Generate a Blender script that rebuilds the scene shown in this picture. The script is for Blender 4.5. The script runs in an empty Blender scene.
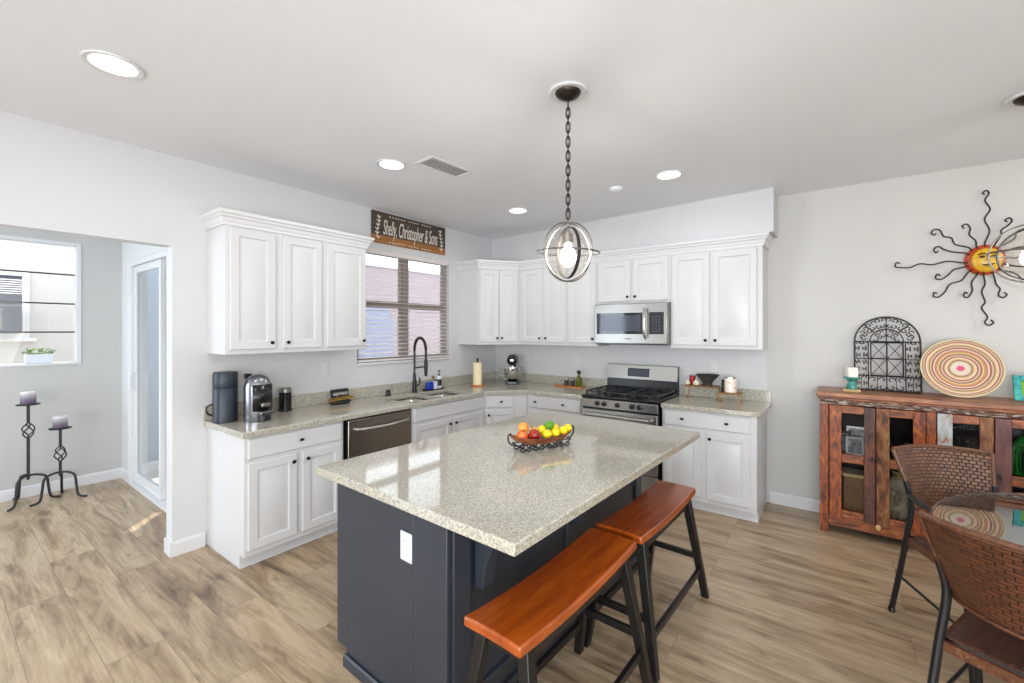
import bpy, math, random
from mathutils import Vector, Matrix
random.seed(7)
PI = math.pi
sc = bpy.context.scene
COL = sc.collection

# ------------------------------------------------------------------ camera
cam_d = bpy.data.cameras.new('camera')
cam_d.sensor_width = 36.0
cam_d.lens = 437.4 * 36.0 / 1024.0
cam_d.shift_y = -10.9 / 1024.0
cam_d.clip_start = 0.05
cam = bpy.data.objects.new('camera', cam_d)
COL.objects.link(cam)
cam.location = (3.649, -4.5475, 1.5446)
cam.rotation_euler = (PI / 2, 0, 0.6396)
sc.camera = cam

# ------------------------------------------------------------------ sky, sun, daylight, fill lamps, exposure
SKY = 5.0
world = bpy.data.worlds.new('sky')
sc.world = world
world.use_nodes = True
bg = world.node_tree.nodes['Background']
bg.inputs[0].default_value = (0.86, 0.93, 1.0, 1)
bg.inputs[1].default_value = SKY
sun_d = bpy.data.lights.new('sun', 'SUN')
sun_d.energy = 14.0
sun_d.angle = 0.009
sun_d.color = (1.0, 0.95, 0.86)
sun = bpy.data.objects.new('sun', sun_d)
COL.objects.link(sun)
sun.rotation_euler = Vector((-0.73, 0.68, 2.5)).to_track_quat('Z', 'Y').to_euler()


def area(name, loc, target, sx, sy, power, color=(1, 1, 1)):
    d = bpy.data.lights.new(name, 'AREA')
    d.shape = 'RECTANGLE'
    d.size, d.size_y = sx, sy
    d.energy = power
    d.color = color
    o = bpy.data.objects.new(name, d)
    COL.objects.link(o)
    o.location = loc
    o.rotation_euler = (Vector(loc) - Vector(target)).to_track_quat('Z', 'Y').to_euler()
    return o


# daylight entering through the living room glazing behind the camera; the side and hall lamps are added fill
area('daylight_rear', (4.3, -8.75, 1.25), (3.3, 0, 0.8), 4.4, 2.3, 310, (0.89, 0.945, 1.0))
area('side_fill', (6.85, -4.4, 1.5), (0, -3.6, 1.3), 2.6, 1.8, 42, (0.98, 0.97, 0.95))  # added fill lamp that brightens the dining side
area('hall_fill', (-1.25, -6.3, 1.4), (-1.25, 0, 1.2), 1.6, 1.9, 78, (0.74, 0.87, 1.0))  # added cool fill at the hall end, whitens the floor there
# added fill lamp behind the camera, aimed up to brighten the ceiling
area('ceiling_fill', (4.0, -5.2, 1.3), (2.5, -3.0, 2.74), 0.7, 0.7, 36, (0.72, 0.87, 1.0))
sc.view_settings.view_transform = 'Standard'
sc.view_settings.look = 'None'
sc.view_settings.exposure = -0.22
sc.view_settings.gamma = 1.0
sc.view_settings.use_curve_mapping = False
sc.cycles.use_denoising = True
sc.cycles.max_bounces = 10
sc.cycles.diffuse_bounces = 6
sc.cycles.transparent_max_bounces = 16
sc.cycles.sample_clamp_indirect = 8.0
sc.cycles.caustics_reflective = False
sc.cycles.caustics_refractive = False


# ------------------------------------------------------------------ materials
def lin(c):
    return tuple(((v / 255.0) / 12.92 if v / 255.0 <= 0.04045 else (((v / 255.0) + 0.055) / 1.055) ** 2.4) for v in c) + (1.0,)


def new_mat(name):
    m = bpy.data.materials.new(name)
    m.use_nodes = True
    nt = m.node_tree
    return m, nt, nt.nodes['Principled BSDF']


def N(nt, kind, **kw):
    n = nt.nodes.new(kind)
    for k, v in kw.items():
        if k in n.inputs:
            n.inputs[k].default_value = v
        else:
            setattr(n, k, v)
    return n


def ramp(nt, stops, interp='LINEAR'):
    r = nt.nodes.new('ShaderNodeValToRGB')
    r.color_ramp.interpolation = interp
    e = r.color_ramp.elements
    while len(e) < len(stops):
        e.new(0.5)
    for i, (p, c) in enumerate(stops):
        e[i].position = p
        e[i].color = c
    return r


def coords(nt, scale=(1, 1, 1), kind='Object', rot=(0, 0, 0)):
    t = nt.nodes.new('ShaderNodeTexCoord')
    mp = nt.nodes.new('ShaderNodeMapping')
    mp.inputs['Scale'].default_value = scale
    mp.inputs['Rotation'].default_value = rot
    nt.links.new(t.outputs[kind], mp.inputs['Vector'])
    return mp.outputs['Vector']


def plain(name, rgb, rough=0.5, metal=0.0, spec=0.5, var=0.03, scale=6.0, coat=0.0, bump=0.0, stretch=(1, 1, 1)):
    m, nt, b = new_mat(name)
    c = lin(rgb)
    v = coords(nt, stretch)
    n = N(nt, 'ShaderNodeTexNoise', Scale=scale, Detail=4.0)
    nt.links.new(v, n.inputs['Vector'])
    lo = tuple(max(0, x * (1 - var)) for x in c[:3]) + (1,)
    hi = tuple(min(1, x * (1 + var)) for x in c[:3]) + (1,)
    r = ramp(nt, [(0.3, lo), (0.7, hi)])
    nt.links.new(n.outputs['Fac'], r.inputs['Fac'])
    nt.links.new(r.outputs['Color'], b.inputs['Base Color'])
    b.inputs['Roughness'].default_value = rough
    b.inputs['Metallic'].default_value = metal
    b.inputs['Specular IOR Level'].default_value = spec
    b.inputs['Coat Weight'].default_value = coat
    if bump:
        bp = N(nt, 'ShaderNodeBump', Strength=bump, Distance=0.002)
        nt.links.new(n.outputs['Fac'], bp.inputs['Height'])
        nt.links.new(bp.outputs['Normal'], b.inputs['Normal'])
    return m


def glow(name, rgb, strength):
    m, nt, b = new_mat(name)
    b.inputs['Base Color'].default_value = lin(rgb)
    b.inputs['Emission Color'].default_value = lin(rgb)
    b.inputs['Emission Strength'].default_value = strength
    return m


def pane_mat(name, tint=(1, 1, 1), gloss=0.07, rough=0.0, amount=.5):
    m = bpy.data.materials.new(name)
    m.use_nodes = True
    nt = m.node_tree
    nt.nodes.clear()
    out = nt.nodes.new('ShaderNodeOutputMaterial')
    tr = N(nt, 'ShaderNodeBsdfTransparent')
    tr.inputs[0].default_value = tint + (1,)
    gl = N(nt, 'ShaderNodeBsdfGlossy')
    gl.inputs['Roughness'].default_value = rough
    fr = N(nt, 'ShaderNodeLayerWeight', Blend=0.25)
    mul = N(nt, 'ShaderNodeMath', operation='MULTIPLY_ADD')
    mul.inputs[1].default_value = amount
    mul.inputs[2].default_value = gloss
    mx = nt.nodes.new('ShaderNodeMixShader')
    nt.links.new(fr.outputs['Fresnel'], mul.inputs[0])
    nt.links.new(mul.outputs[0], mx.inputs[0])
    nt.links.new(tr.outputs[0], mx.inputs[1])
    nt.links.new(gl.outputs[0], mx.inputs[2])
    nt.links.new(mx.outputs[0], out.inputs['Surface'])
    return m


def granite(name):
    m, nt, b = new_mat(name)
    v = coords(nt)
    n1 = N(nt, 'ShaderNodeTexNoise', Scale=125.0, Detail=4.0, Roughness=0.75)
    n2 = N(nt, 'ShaderNodeTexVoronoi', Scale=150.0)
    n3 = N(nt, 'ShaderNodeTexNoise', Scale=9.0, Detail=3.0)
    for n in (n1, n2, n3):
        nt.links.new(v, n.inputs['Vector'])
    r1 = ramp(nt, [(0.28, lin((82, 80, 76))), (0.41, lin((166, 161, 149))), (0.54, lin((199, 194, 180))), (0.74, lin((228, 224, 214)))])
    nt.links.new(n1.outputs['Fac'], r1.inputs['Fac'])
    r2 = ramp(nt, [(0.0, (0.42, 0.41, 0.39, 1)), (0.35, (0.75, 0.74, 0.72, 1)), (0.6, (1, 1, 1, 1))])
    hsv = N(nt, 'ShaderNodeSeparateColor')
    nt.links.new(n2.outputs['Color'], hsv.inputs[0])
    nt.links.new(hsv.outputs[0], r2.inputs['Fac'])
    mx = N(nt, 'ShaderNodeMix', data_type='RGBA', blend_type='MULTIPLY')
    mx.inputs[0].default_value = 0.5
    nt.links.new(r1.outputs['Color'], mx.inputs[6])
    nt.links.new(r2.outputs['Color'], mx.inputs[7])
    r3 = ramp(nt, [(0.35, (0.93, 0.93, 0.94, 1)), (0.65, (1.0, 0.99, 0.96, 1))])
    nt.links.new(n3.outputs['Fac'], r3.inputs['Fac'])
    m2 = N(nt, 'ShaderNodeMix', data_type='RGBA', blend_type='MULTIPLY')
    m2.inputs[0].default_value = 1.0
    nt.links.new(mx.outputs[2], m2.inputs[6])
    nt.links.new(r3.outputs['Color'], m2.inputs[7])
    nt.links.new(m2.outputs[2], b.inputs['Base Color'])
    b.inputs['Roughness'].default_value = 0.06
    b.inputs['Specular IOR Level'].default_value = 0.95
    return m


def floor_mat(name):
    m, nt, b = new_mat(name)
    v = coords(nt)
    br = N(nt, 'ShaderNodeTexBrick', Scale=1.0)
    br.inputs['Brick Width'].default_value = 1.5
    br.inputs['Row Height'].default_value = 0.225
    br.inputs['Mortar Size'].default_value = 0.0012
    br.inputs['Mortar Smooth'].default_value = 0.2
    br.inputs['Color1'].default_value = (0, 0, 0, 1)
    br.inputs['Color2'].default_value = (1, 1, 1, 1)
    br.inputs['Mortar'].default_value = (0.5, 0.5, 0.5, 1)
    br.offset = 0.37
    nt.links.new(v, br.inputs['Vector'])
    # shift the grain from plank to plank
    add = N(nt, 'ShaderNodeVectorMath', operation='MULTIPLY_ADD')
    nt.links.new(br.outputs['Color'], add.inputs[0])
    add.inputs[1].default_value = (7.3, 3.1, 5.0)
    nt.links.new(v, add.inputs[2])
    mp = N(nt, 'ShaderNodeMapping')
    mp.inputs['Scale'].default_value = (1.1, 7.0, 1.0)
    nt.links.new(add.outputs[0], mp.inputs['Vector'])
    g1 = N(nt, 'ShaderNodeTexNoise', Scale=1.3, Detail=8.0, Roughness=0.66, Distortion=0.7)
    nt.links.new(mp.outputs[0], g1.inputs['Vector'])
    mp2 = N(nt, 'ShaderNodeMapping')
    mp2.inputs['Scale'].default_value = (3.0, 60.0, 1.0)
    nt.links.new(add.outputs[0], mp2.inputs['Vector'])
    g2 = N(nt, 'ShaderNodeTexNoise', Scale=1.5, Detail=4.0)
    nt.links.new(mp2.outputs[0], g2.inputs['Vector'])
    r = ramp(nt, [(0.28, lin((100, 79, 60))), (0.42, lin((162, 138, 110))), (0.55, lin((188, 165, 135))), (0.78, lin((206, 187, 160)))])
    nt.links.new(g1.outputs['Fac'], r.inputs['Fac'])
    r2 = ramp(nt, [(0.3, (0.80, 0.79, 0.78, 1)), (0.7, (1.08, 1.08, 1.08, 1))])
    nt.links.new(g2.outputs['Fac'], r2.inputs['Fac'])
    mx = N(nt, 'ShaderNodeMix', data_type='RGBA', blend_type='MULTIPLY')
    mx.inputs[0].default_value = 1.0
    nt.links.new(r.outputs['Color'], mx.inputs[6])
    nt.links.new(r2.outputs['Color'], mx.inputs[7])
    r3 = ramp(nt, [(0.0, (0.90, 0.90, 0.90, 1)), (1.0, (1.06, 1.05, 1.04, 1))])
    nt.links.new(br.outputs['Color'], r3.inputs['Fac'])
    m2 = N(nt, 'ShaderNodeMix', data_type='RGBA', blend_type='MULTIPLY')
    m2.inputs[0].default_value = 1.0
    nt.links.new(mx.outputs[2], m2.inputs[6])
    nt.links.new(r3.outputs['Color'], m2.inputs[7])
    # scattered dark knots and smudges in the print
    mp3 = N(nt, 'ShaderNodeMapping')
    mp3.inputs['Scale'].default_value = (1.3, 4.2, 1.0)
    nt.links.new(add.outputs[0], mp3.inputs['Vector'])
    g3 = N(nt, 'ShaderNodeTexNoise', Scale=2.2, Detail=5.0, Roughness=0.55, Distortion=0.9)
    nt.links.new(mp3.outputs[0], g3.inputs['Vector'])
    r4 = ramp(nt, [(0.29, (0.62, 0.59, 0.57, 1)), (0.43, (1, 1, 1, 1))])
    nt.links.new(g3.outputs['Fac'], r4.inputs['Fac'])
    m4 = N(nt, 'ShaderNodeMix', data_type='RGBA', blend_type='MULTIPLY')
    m4.inputs[0].default_value = 1.0
    nt.links.new(m2.outputs[2], m4.inputs[6])
    nt.links.new(r4.outputs['Color'], m4.inputs[7])
    m3 = N(nt, 'ShaderNodeMix', data_type='RGBA')
    nt.links.new(br.outputs['Fac'], m3.inputs[0])
    nt.links.new(m4.outputs[2], m3.inputs[6])
    m3.inputs[7].default_value = lin((112, 92, 74))
    nt.links.new(m3.outputs[2], b.inputs['Base Color'])
    b.inputs['Roughness'].default_value = 0.32
    b.inputs['Specular IOR Level'].default_value = 0.6
    bp = N(nt, 'ShaderNodeBump', Strength=0.12, Distance=0.002)
    nt.links.new(g2.outputs['Fac'], bp.inputs['Height'])
    nt.links.new(bp.outputs['Normal'], b.inputs['Normal'])
    return m


def wood(name, stops, scale=(1, 1, 1), nscale=6.0, rough=0.4, coat=0.0, dist=1.5, rand=0.0, bump=0.1):
    m, nt, b = new_mat(name)
    v = coords(nt, scale)
    if rand:
        oi = nt.nodes.new('ShaderNodeObjectInfo')
        ad = N(nt, 'ShaderNodeVectorMath', operation='MULTIPLY_ADD')
        cb = nt.nodes.new('ShaderNodeCombineXYZ')
        for k in range(3):
            nt.links.new(oi.outputs['Random'], cb.inputs[k])
        nt.links.new(cb.outputs[0], ad.inputs[0])
        ad.inputs[1].default_value = (rand, rand * 1.7, rand * 0.6)
        nt.links.new(v, ad.inputs[2])
        v = ad.outputs[0]
    n = N(nt, 'ShaderNodeTexNoise', Scale=nscale, Detail=6.0, Roughness=0.62, Distortion=dist)
    nt.links.new(v, n.inputs['Vector'])
    r = ramp(nt, stops)
    nt.links.new(n.outputs['Fac'], r.inputs['Fac'])
    nt.links.new(r.outputs['Color'], b.inputs['Base Color'])
    b.inputs['Roughness'].default_value = rough
    b.inputs['Coat Weight'].default_value = coat
    b.inputs['Coat Roughness'].default_value = 0.15
    if bump:
        bp = N(nt, 'ShaderNodeBump', Strength=bump, Distance=0.003)
        nt.links.new(n.outputs['Fac'], bp.inputs['Height'])
        nt.links.new(bp.outputs['Normal'], b.inputs['Normal'])
    return m


def wicker(name, c1, c2, gap, su=26, sv=26, rough=0.38):
    m, nt, b = new_mat(name)
    t = nt.nodes.new('ShaderNodeTexCoord')
    br = N(nt, 'ShaderNodeTexBrick', Scale=1.0)
    br.inputs['Brick Width'].default_value = 1.0 / su
    br.inputs['Row Height'].default_value = 1.0 / sv
    br.inputs['Mortar Size'].default_value = 0.14 / sv
    br.inputs['Mortar Smooth'].default_value = 1.0
    br.inputs['Color1'].default_value = lin(c1)
    br.inputs['Color2'].default_value = lin(c2)
    br.inputs['Mortar'].default_value = lin(gap)
    nt.links.new(t.outputs['UV'], br.inputs['Vector'])
    nt.links.new(br.outputs['Color'], b.inputs['Base Color'])
    inv = N(nt, 'ShaderNodeMath', operation='SUBTRACT')
    inv.inputs[0].default_value = 1.0
    nt.links.new(br.outputs['Fac'], inv.inputs[1])
    bp = N(nt, 'ShaderNodeBump', Strength=0.9, Distance=0.004)
    nt.links.new(inv.outputs[0], bp.inputs['Height'])
    nt.links.new(bp.outputs['Normal'], b.inputs['Normal'])
    b.inputs['Roughness'].default_value = rough
    b.inputs['Specular IOR Level'].default_value = 0.6
    return m


def rings_mat(name):
    """coiled basket: coloured rings round the object's own centre"""
    m, nt, b = new_mat(name)
    t = nt.nodes.new('ShaderNodeTexCoord')
    sx = nt.nodes.new('ShaderNodeSeparateXYZ')
    nt.links.new(t.outputs['Object'], sx.inputs[0])
    cb = nt.nodes.new('ShaderNodeCombineXYZ')
    nt.links.new(sx.outputs[0], cb.inputs[0])
    nt.links.new(sx.outputs[1], cb.inputs[1])
    ln = N(nt, 'ShaderNodeVectorMath', operation='LENGTH')
    nt.links.new(cb.outputs[0], ln.inputs[0])
    dv = N(nt, 'ShaderNodeMath', operation='MULTIPLY')
    dv.inputs[1].default_value = 1 / 0.215
    nt.links.new(ln.outputs['Value'], dv.inputs[0])
    rg = random.Random(5)
    P = [(0.0, (222, 96, 132)), (0.08, (226, 150, 160)), (0.10, (230, 214, 194)), (0.22, (216, 190, 170))]
    pal = [(200, 130, 116), (226, 208, 178), (166, 104, 92), (222, 200, 172), (160, 128, 106), (222, 184, 118), (230, 214, 190), (184, 112, 100),
           (214, 190, 156), (150, 110, 94), (228, 204, 156), (208, 160, 92)]
    p = 0.25
    while p < 0.93 and len(P) < 29:
        P.append((p, pal[len(P) % 12]))
        p += 0.030 + .016 * rg.random()
    P += [(0.94, (222, 208, 166)), (0.975, (214, 204, 156))]
    r = ramp(nt, [(p, lin(c)) for p, c in P], 'CONSTANT')
    n = N(nt, 'ShaderNodeTexNoise', Scale=14.0, Detail=2.0)
    nt.links.new(t.outputs['Object'], n.inputs['Vector'])
    ma = N(nt, 'ShaderNodeMath', operation='MULTIPLY_ADD')
    ma.inputs[1].default_value = 0.05
    nt.links.new(n.outputs['Fac'], ma.inputs[0])
    nt.links.new(dv.outputs[0], ma.inputs[2])
    sb = N(nt, 'ShaderNodeMath', operation='SUBTRACT')
    sb.inputs[1].default_value = 0.025
    nt.links.new(ma.outputs[0], sb.inputs[0])
    nt.links.new(sb.outputs[0], r.inputs['Fac'])
    nt.links.new(r.outputs['Color'], b.inputs['Base Color'])
    w = N(nt, 'ShaderNodeMath', operation='MULTIPLY')
    w.inputs[1].default_value = 220.0
    nt.links.new(dv.outputs[0], w.inputs[0])
    sn = N(nt, 'ShaderNodeMath', operation='SINE')
    nt.links.new(w.outputs[0], sn.inputs[0])
    bp = N(nt, 'ShaderNodeBump', Strength=0.5, Distance=0.003)
    nt.links.new(sn.outputs[0], bp.inputs['Height'])
    nt.links.new(bp.outputs['Normal'], b.inputs['Normal'])
    b.inputs['Roughness'].default_value = 0.7
    return m


def banded(name, stops, height, rough=0.6):
    m, nt, b = new_mat(name)
    t = nt.nodes.new('ShaderNodeTexCoord')
    sx = nt.nodes.new('ShaderNodeSeparateXYZ')
    nt.links.new(t.outputs['Object'], sx.inputs[0])
    dv = N(nt, 'ShaderNodeMath', operation='DIVIDE')
    dv.inputs[1].default_value = height
    nt.links.new(sx.outputs[2], dv.inputs[0])
    r = ramp(nt, [(p, lin(c)) for p, c in stops])
    nt.links.new(dv.outputs[0], r.inputs['Fac'])
    nt.links.new(r.outputs['Color'], b.inputs['Base Color'])
    b.inputs['Roughness'].default_value = rough
    return m


M = {}
M['cab'] = plain('white_cabinet_paint', (212, 212, 212), 0.32, var=0.01)
M['wall'] = plain('white_wall_paint', (210, 210, 211), 0.7, var=0.012, scale=2)
M['hallwall'] = plain('pale_grey_wall_paint', (194, 193, 190), 0.7, var=0.012, scale=2)
M['grey'] = plain('grey_wall_paint', (204, 202, 198), 0.7, var=0.012, scale=2)
M['ceil'] = plain('ceiling_paint', (232, 234, 237), 0.8, var=0.01, scale=2)
M['trim'] = plain('white_trim_paint', (220, 220, 221), 0.35, var=0.01)
M['granite'] = granite('speckled_granite')
M['floor'] = floor_mat('vinyl_plank_floor')
M['navy'] = plain('navy_grey_paint', (48, 53, 62), 0.38, var=0.04)
M['steel'] = plain('brushed_steel', (172, 169, 164), 0.28, metal=1.0, var=0.05, scale=4, stretch=(1, 1, 60))
M['dwsteel'] = plain('dark_brushed_steel', (160, 152, 142), 0.33, metal=1.0, var=0.06, scale=4, stretch=(40, 1, 1))
M['chrome'] = plain('polished_chrome', (215, 215, 215), 0.08, metal=1.0, var=0.01)
M['sinksteel'] = plain('satin_sink_steel', (222, 219, 208), 0.25, metal=1.0, var=0.03)
M['black'] = plain('black_enamel', (18, 18, 20), 0.25, var=0.1)
M['matblack'] = plain('matte_black_metal', (24, 24, 26), 0.42, var=0.1)
M['iron'] = plain('wrought_iron', (48, 46, 46), 0.5, metal=0.4, var=0.15, scale=40)
M['knob'] = plain('oil_rubbed_bronze', (34, 30, 28), 0.35, metal=0.6, var=0.1)
M['darkglass'] = plain('dark_appliance_glass', (30, 32, 36), 0.05, var=0.05, spec=0.7)
M['display'] = plain('grey_display_glass', (72, 78, 90), 0.08, var=0.08)
M['plastic'] = plain('white_plastic', (218, 218, 217), 0.35, var=0.01)
M['blackplastic'] = plain('black_plastic', (20, 20, 22), 0.3, var=0.1)
M['slate'] = plain('slate_blue_metal', (40, 47, 58), 0.4, metal=0.15, var=0.05)
M['titan'] = plain('titanium_grey_metal', (150, 152, 158), 0.25, metal=0.9, var=0.04)
M['stool_wood'] = wood('honey_stool_wood', [(0.25, lin((124, 50, 9))), (0.5, lin((158, 70, 13))), (0.75, lin((182, 90, 20)))], (9, 1.0, 5), 2.2, 0.25, 0.6, 0.8, rand=5.0, bump=0.03)
M['stool_black'] = plain('black_stool_paint', (22, 20, 20), 0.35, var=0.12)
M['recl'] = wood('reclaimed_rust_wood', [(0.28, lin((40, 21, 13))), (0.42, lin((108, 50, 20))), (0.54, lin((156, 76, 28))), (0.66, lin((186, 102, 40))), (0.78, lin((146, 120, 94)))], (7, 7, 1.8), 5.5, 0.45, 0.1, 1.0, rand=9.0, bump=0.3)
M['recl_h'] = wood('reclaimed_rail_wood', [(0.28, lin((48, 26, 15))), (0.42, lin((112, 56, 24))), (0.56, lin((158, 84, 38))), (0.72, lin((180, 126, 78)))], (1.8, 7, 7), 5.5, 0.45, 0.1, 1.0, rand=9.0, bump=0.3)
M['recl_top'] = wood('reclaimed_top_wood', [(0.28, lin((78, 42, 24))), (0.45, lin((134, 76, 40))), (0.62, lin((170, 108, 60))), (0.78, lin((198, 148, 100)))], (1.3, 8, 8), 4.5, 0.4, 0.15, 0.8, bump=0.2)
M['recl_gold'] = wood('worn_ochre_wood', [(0.32, lin((58, 32, 20))), (0.46, lin((118, 66, 38))), (0.58, lin((140, 94, 54))), (0.7, lin((158, 124, 74)))], (6, 6, 1.8), 4.5, 0.55, 0, 1.0, rand=6.0, bump=0.3)
M['recl_blue'] = wood('chipped_pale_blue_paint', [(0.38, lin((150, 84, 44))), (0.44, lin((168, 160, 150))), (0.6, lin((188, 198, 204))), (0.8, lin((160, 178, 190)))], (7, 7, 3.0), 4.0, 0.6, 0, 0.6, bump=0.4)
M['recl_dark'] = wood('charred_dark_wood', [(0.3, lin((36, 26, 26))), (0.52, lin((84, 48, 36))), (0.7, lin((132, 70, 44))), (0.85, lin((110, 100, 96)))], (5, 5, 2), 4.0, 0.5, 0.1, 1.0, rand=4, bump=0.3)
M['recl_plum'] = wood('plum_stained_wood', [(0.3, lin((56, 30, 28))), (0.55, lin((104, 58, 52))), (0.8, lin((140, 92, 82)))], (5, 5, 1.2), 4.0, 0.5, 0.1, 0.8, rand=3, bump=0.25)
M['recl_flake'] = wood('flaking_white_paint', [(0.42, lin((70, 40, 28))), (0.53, lin((112, 72, 50))), (0.57, lin((176, 164, 150))), (0.75, lin((196, 188, 176)))], (5, 6, 30), 3.4, 0.6, 0, 0.6, bump=0.3)
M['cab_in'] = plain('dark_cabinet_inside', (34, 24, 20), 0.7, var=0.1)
M['wick_lit'] = wicker('lit_brown_wicker', (126, 86, 62), (98, 64, 46), (36, 23, 15), 17, 17)  # far chair back: wicker with the light put into its colour
M['wick_shaded'] = wicker('shaded_brown_wicker', (104, 56, 32), (78, 42, 24), (24, 14, 9), 11, 22)  # near chair back: same wicker with shade put into its colour
M['wick_seat'] = wicker('seat_wicker', (104, 60, 40), (76, 44, 30), (26, 16, 11), 30, 30)
M['wick_top'] = wicker('grey_tabletop_weave', (176, 168, 160), (140, 134, 128), (70, 64, 60), 44, 44)
M['rim'] = wood('wicker_rim', [(0.3, lin((66, 36, 22))), (0.6, lin((112, 70, 46))), (0.8, lin((164, 122, 88)))], (40, 40, 40), 2.0, 0.4, 0, 0.5, bump=0.3)
M['rings'] = rings_mat('coiled_basket_rings')
M['pane'] = pane_mat('clear_window_glass', (0.97, 0.98, 0.98), 0.03)
M['doorpane'] = pane_mat('sliding_door_glass', (0.93, 0.96, 0.98), 0.05)
M['cabpane'] = pane_mat('cabinet_glass', (0.85, 0.85, 0.85), 0.0, amount=.22)
M['tabletop_glass'] = pane_mat('table_glass', (0.86, 0.9, 0.9), 0.26)
M['globe'] = pane_mat('clear_globe_glass', (1.0, 0.98, 0.95), 0.02, 0.02, amount=.2)
M['lens'] = glow('lit_lens', (255, 253, 248), 6.0)
M['bulb'] = glow('lit_bulb', (255, 246, 232), 4.0)
_nt = M['bulb'].node_tree
_tr = N(_nt, 'ShaderNodeBsdfTransparent')
_mx = _nt.nodes.new('ShaderNodeMixShader')
_mx.inputs[0].default_value = 0.5
_out = [n_ for n_ in _nt.nodes if n_.type == 'OUTPUT_MATERIAL'][0]
_nt.links.new(_tr.outputs[0], _mx.inputs[1])
_nt.links.new(_nt.nodes['Principled BSDF'].outputs[0], _mx.inputs[2])
_nt.links.new(_mx.outputs[0], _out.inputs['Surface'])
M['nickel'] = plain('brushed_nickel', (150, 146, 140), 0.3, metal=1.0, var=0.05)
M['bronze'] = plain('dark_bronze', (58, 48, 42), 0.35, metal=0.8, var=0.08)
M['slat'] = plain('white_blind_slat', (222, 214, 212), 0.5, var=0.02)
M['taupe'] = plain('taupe_window_frame', (150, 138, 130), 0.5, var=0.03)
M['signwood'] = wood('stained_sign_wood', [(0.3, lin((44, 36, 32))), (0.55, lin((78, 64, 54))), (0.75, lin((104, 84, 66)))], (1.0, 5, 22), 3.0, 0.6, 0, 0.8, bump=0.1)
M['signwood2'] = wood('honey_sign_wood', [(0.3, lin((120, 76, 36))), (0.55, lin((160, 106, 52))), (0.75, lin((190, 130, 66)))], (1.0, 5, 22), 3.0, 0.6, 0, 0.8, bump=0.1)
M['cream'] = plain('cream_lettering', (232, 226, 212), 0.6, var=0.02)
M['stucco'] = plain('pink_white_stucco', (136, 122, 126), 0.9, var=0.03, scale=30, bump=0.2)
M['stucco2'] = plain('white_stucco', (190, 187, 184), 0.9, var=0.02, scale=30, bump=0.2)
M['palewall'] = plain('pale_blue_stucco', (176, 186, 200), 0.9, var=0.03, scale=30, bump=0.2)
M['bluewall'] = plain('blue_grey_paint', (116, 120, 140), 0.8, var=0.03)
M['concrete'] = plain('patio_concrete', (190, 186, 180), 0.9, var=0.05, scale=8)
M['candle_w'] = plain('white_wax', (240, 236, 226), 0.5, var=0.01)
M['candle_p'] = banded('layered_purple_wax', [(0.0, (84, 70, 88)), (0.35, (110, 96, 112)), (0.6, (146, 138, 146)), (0.85, (186, 180, 182)), (1.0, (224, 222, 220))], 0.11)
M['teal'] = wood('teal_paint', [(0.35, lin((16, 120, 124))), (0.55, lin((40, 168, 166))), (0.75, lin((120, 200, 150)))], (8, 8, 8), 3.0, 0.4, 0.1, 1.5, bump=0.05)
M['turq'] = wood('distressed_turquoise', [(0.35, lin((34, 104, 96))), (0.5, lin((64, 150, 140))), (0.7, lin((150, 190, 196)))], (10, 10, 10), 3.0, 0.5, 0, 1.0, bump=0.1)
M['plinthwood'] = plain('pale_wood', (206, 176, 120), 0.6, var=0.08, scale=20)
M['sunface'] = plain('gold_glazed_clay', (226, 178, 34), 0.3, var=0.2, scale=30, coat=0.3)
M['sunred'] = plain('red_orange_glaze', (190, 70, 24), 0.3, var=0.25, scale=20, coat=0.3)
M['sunline'] = plain('dark_brown_glaze', (60, 34, 14), 0.4, var=0.1)
M['peach'] = wood('peach_skin', [(0.36, lin((196, 46, 24))), (0.5, lin((222, 96, 40))), (0.66, lin((240, 170, 70)))], (14, 14, 14), 1.2, 0.4, 0.1, 0.6, rand=3, bump=0.0)
M['gold_peach'] = wood('golden_peach_skin', [(0.3, lin((206, 92, 36))), (0.46, lin((226, 150, 56))), (0.66, lin((240, 188, 90)))], (14, 14, 14), 1.2, 0.4, 0.1, 0.6, rand=3, bump=0.0)
M['apple'] = wood('red_apple_skin', [(0.36, lin((120, 16, 14))), (0.55, lin((176, 40, 26))), (0.72, lin((218, 120, 50)))], (14, 14, 10), 1.4, 0.3, 0.2, 0.6, rand=3, bump=0.0)
M['lemon'] = plain('lemon_peel', (244, 212, 22), 0.4, var=0.06, scale=60, bump=0.15)
M['lime'] = plain('lime_peel', (84, 148, 30), 0.4, var=0.12, scale=40, bump=0.15)
M['traywood'] = wood('carved_tray_wood', [(0.3, lin((84, 40, 22))), (0.6, lin((140, 76, 46))), (0.8, lin((186, 130, 96)))], (4, 12, 12), 3.0, 0.4, 0.2, 0.8, bump=0.1)
M['board'] = plain('orange_wood_board', (186, 118, 62), 0.5, var=0.12, scale=20)
M['paper'] = plain('paper_towel', (240, 226, 186), 0.9, var=0.03, scale=40, bump=0.2)
M['blue'] = plain('blue_sponge_plastic', (24, 62, 176), 0.4, var=0.1)
M['oil'] = plain('green_olive_oil', (92, 96, 18), 0.1, var=0.1)
M['jar'] = plain('spice_jar_glass', (70, 62, 66), 0.12, var=0.2, scale=60)
M['garlic'] = plain('cream_garlic_skin', (236, 222, 200), 0.6, var=0.06, scale=30)
M['redtin'] = plain('red_tin', (176, 30, 36), 0.35, var=0.1)
M['stone'] = plain('dark_basalt_stone', (58, 54, 50), 0.8, var=0.15, scale=60, bump=0.5)
M['floral'] = wood('floral_print_ceramic', [(0.3, lin((60, 24, 34))), (0.36, lin((200, 60, 70))), (0.42, lin((238, 222, 208))), (0.75, lin((240, 232, 222)))], (30, 30, 30), 1.0, 0.35, 0.2, 0.4, bump=0)
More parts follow.
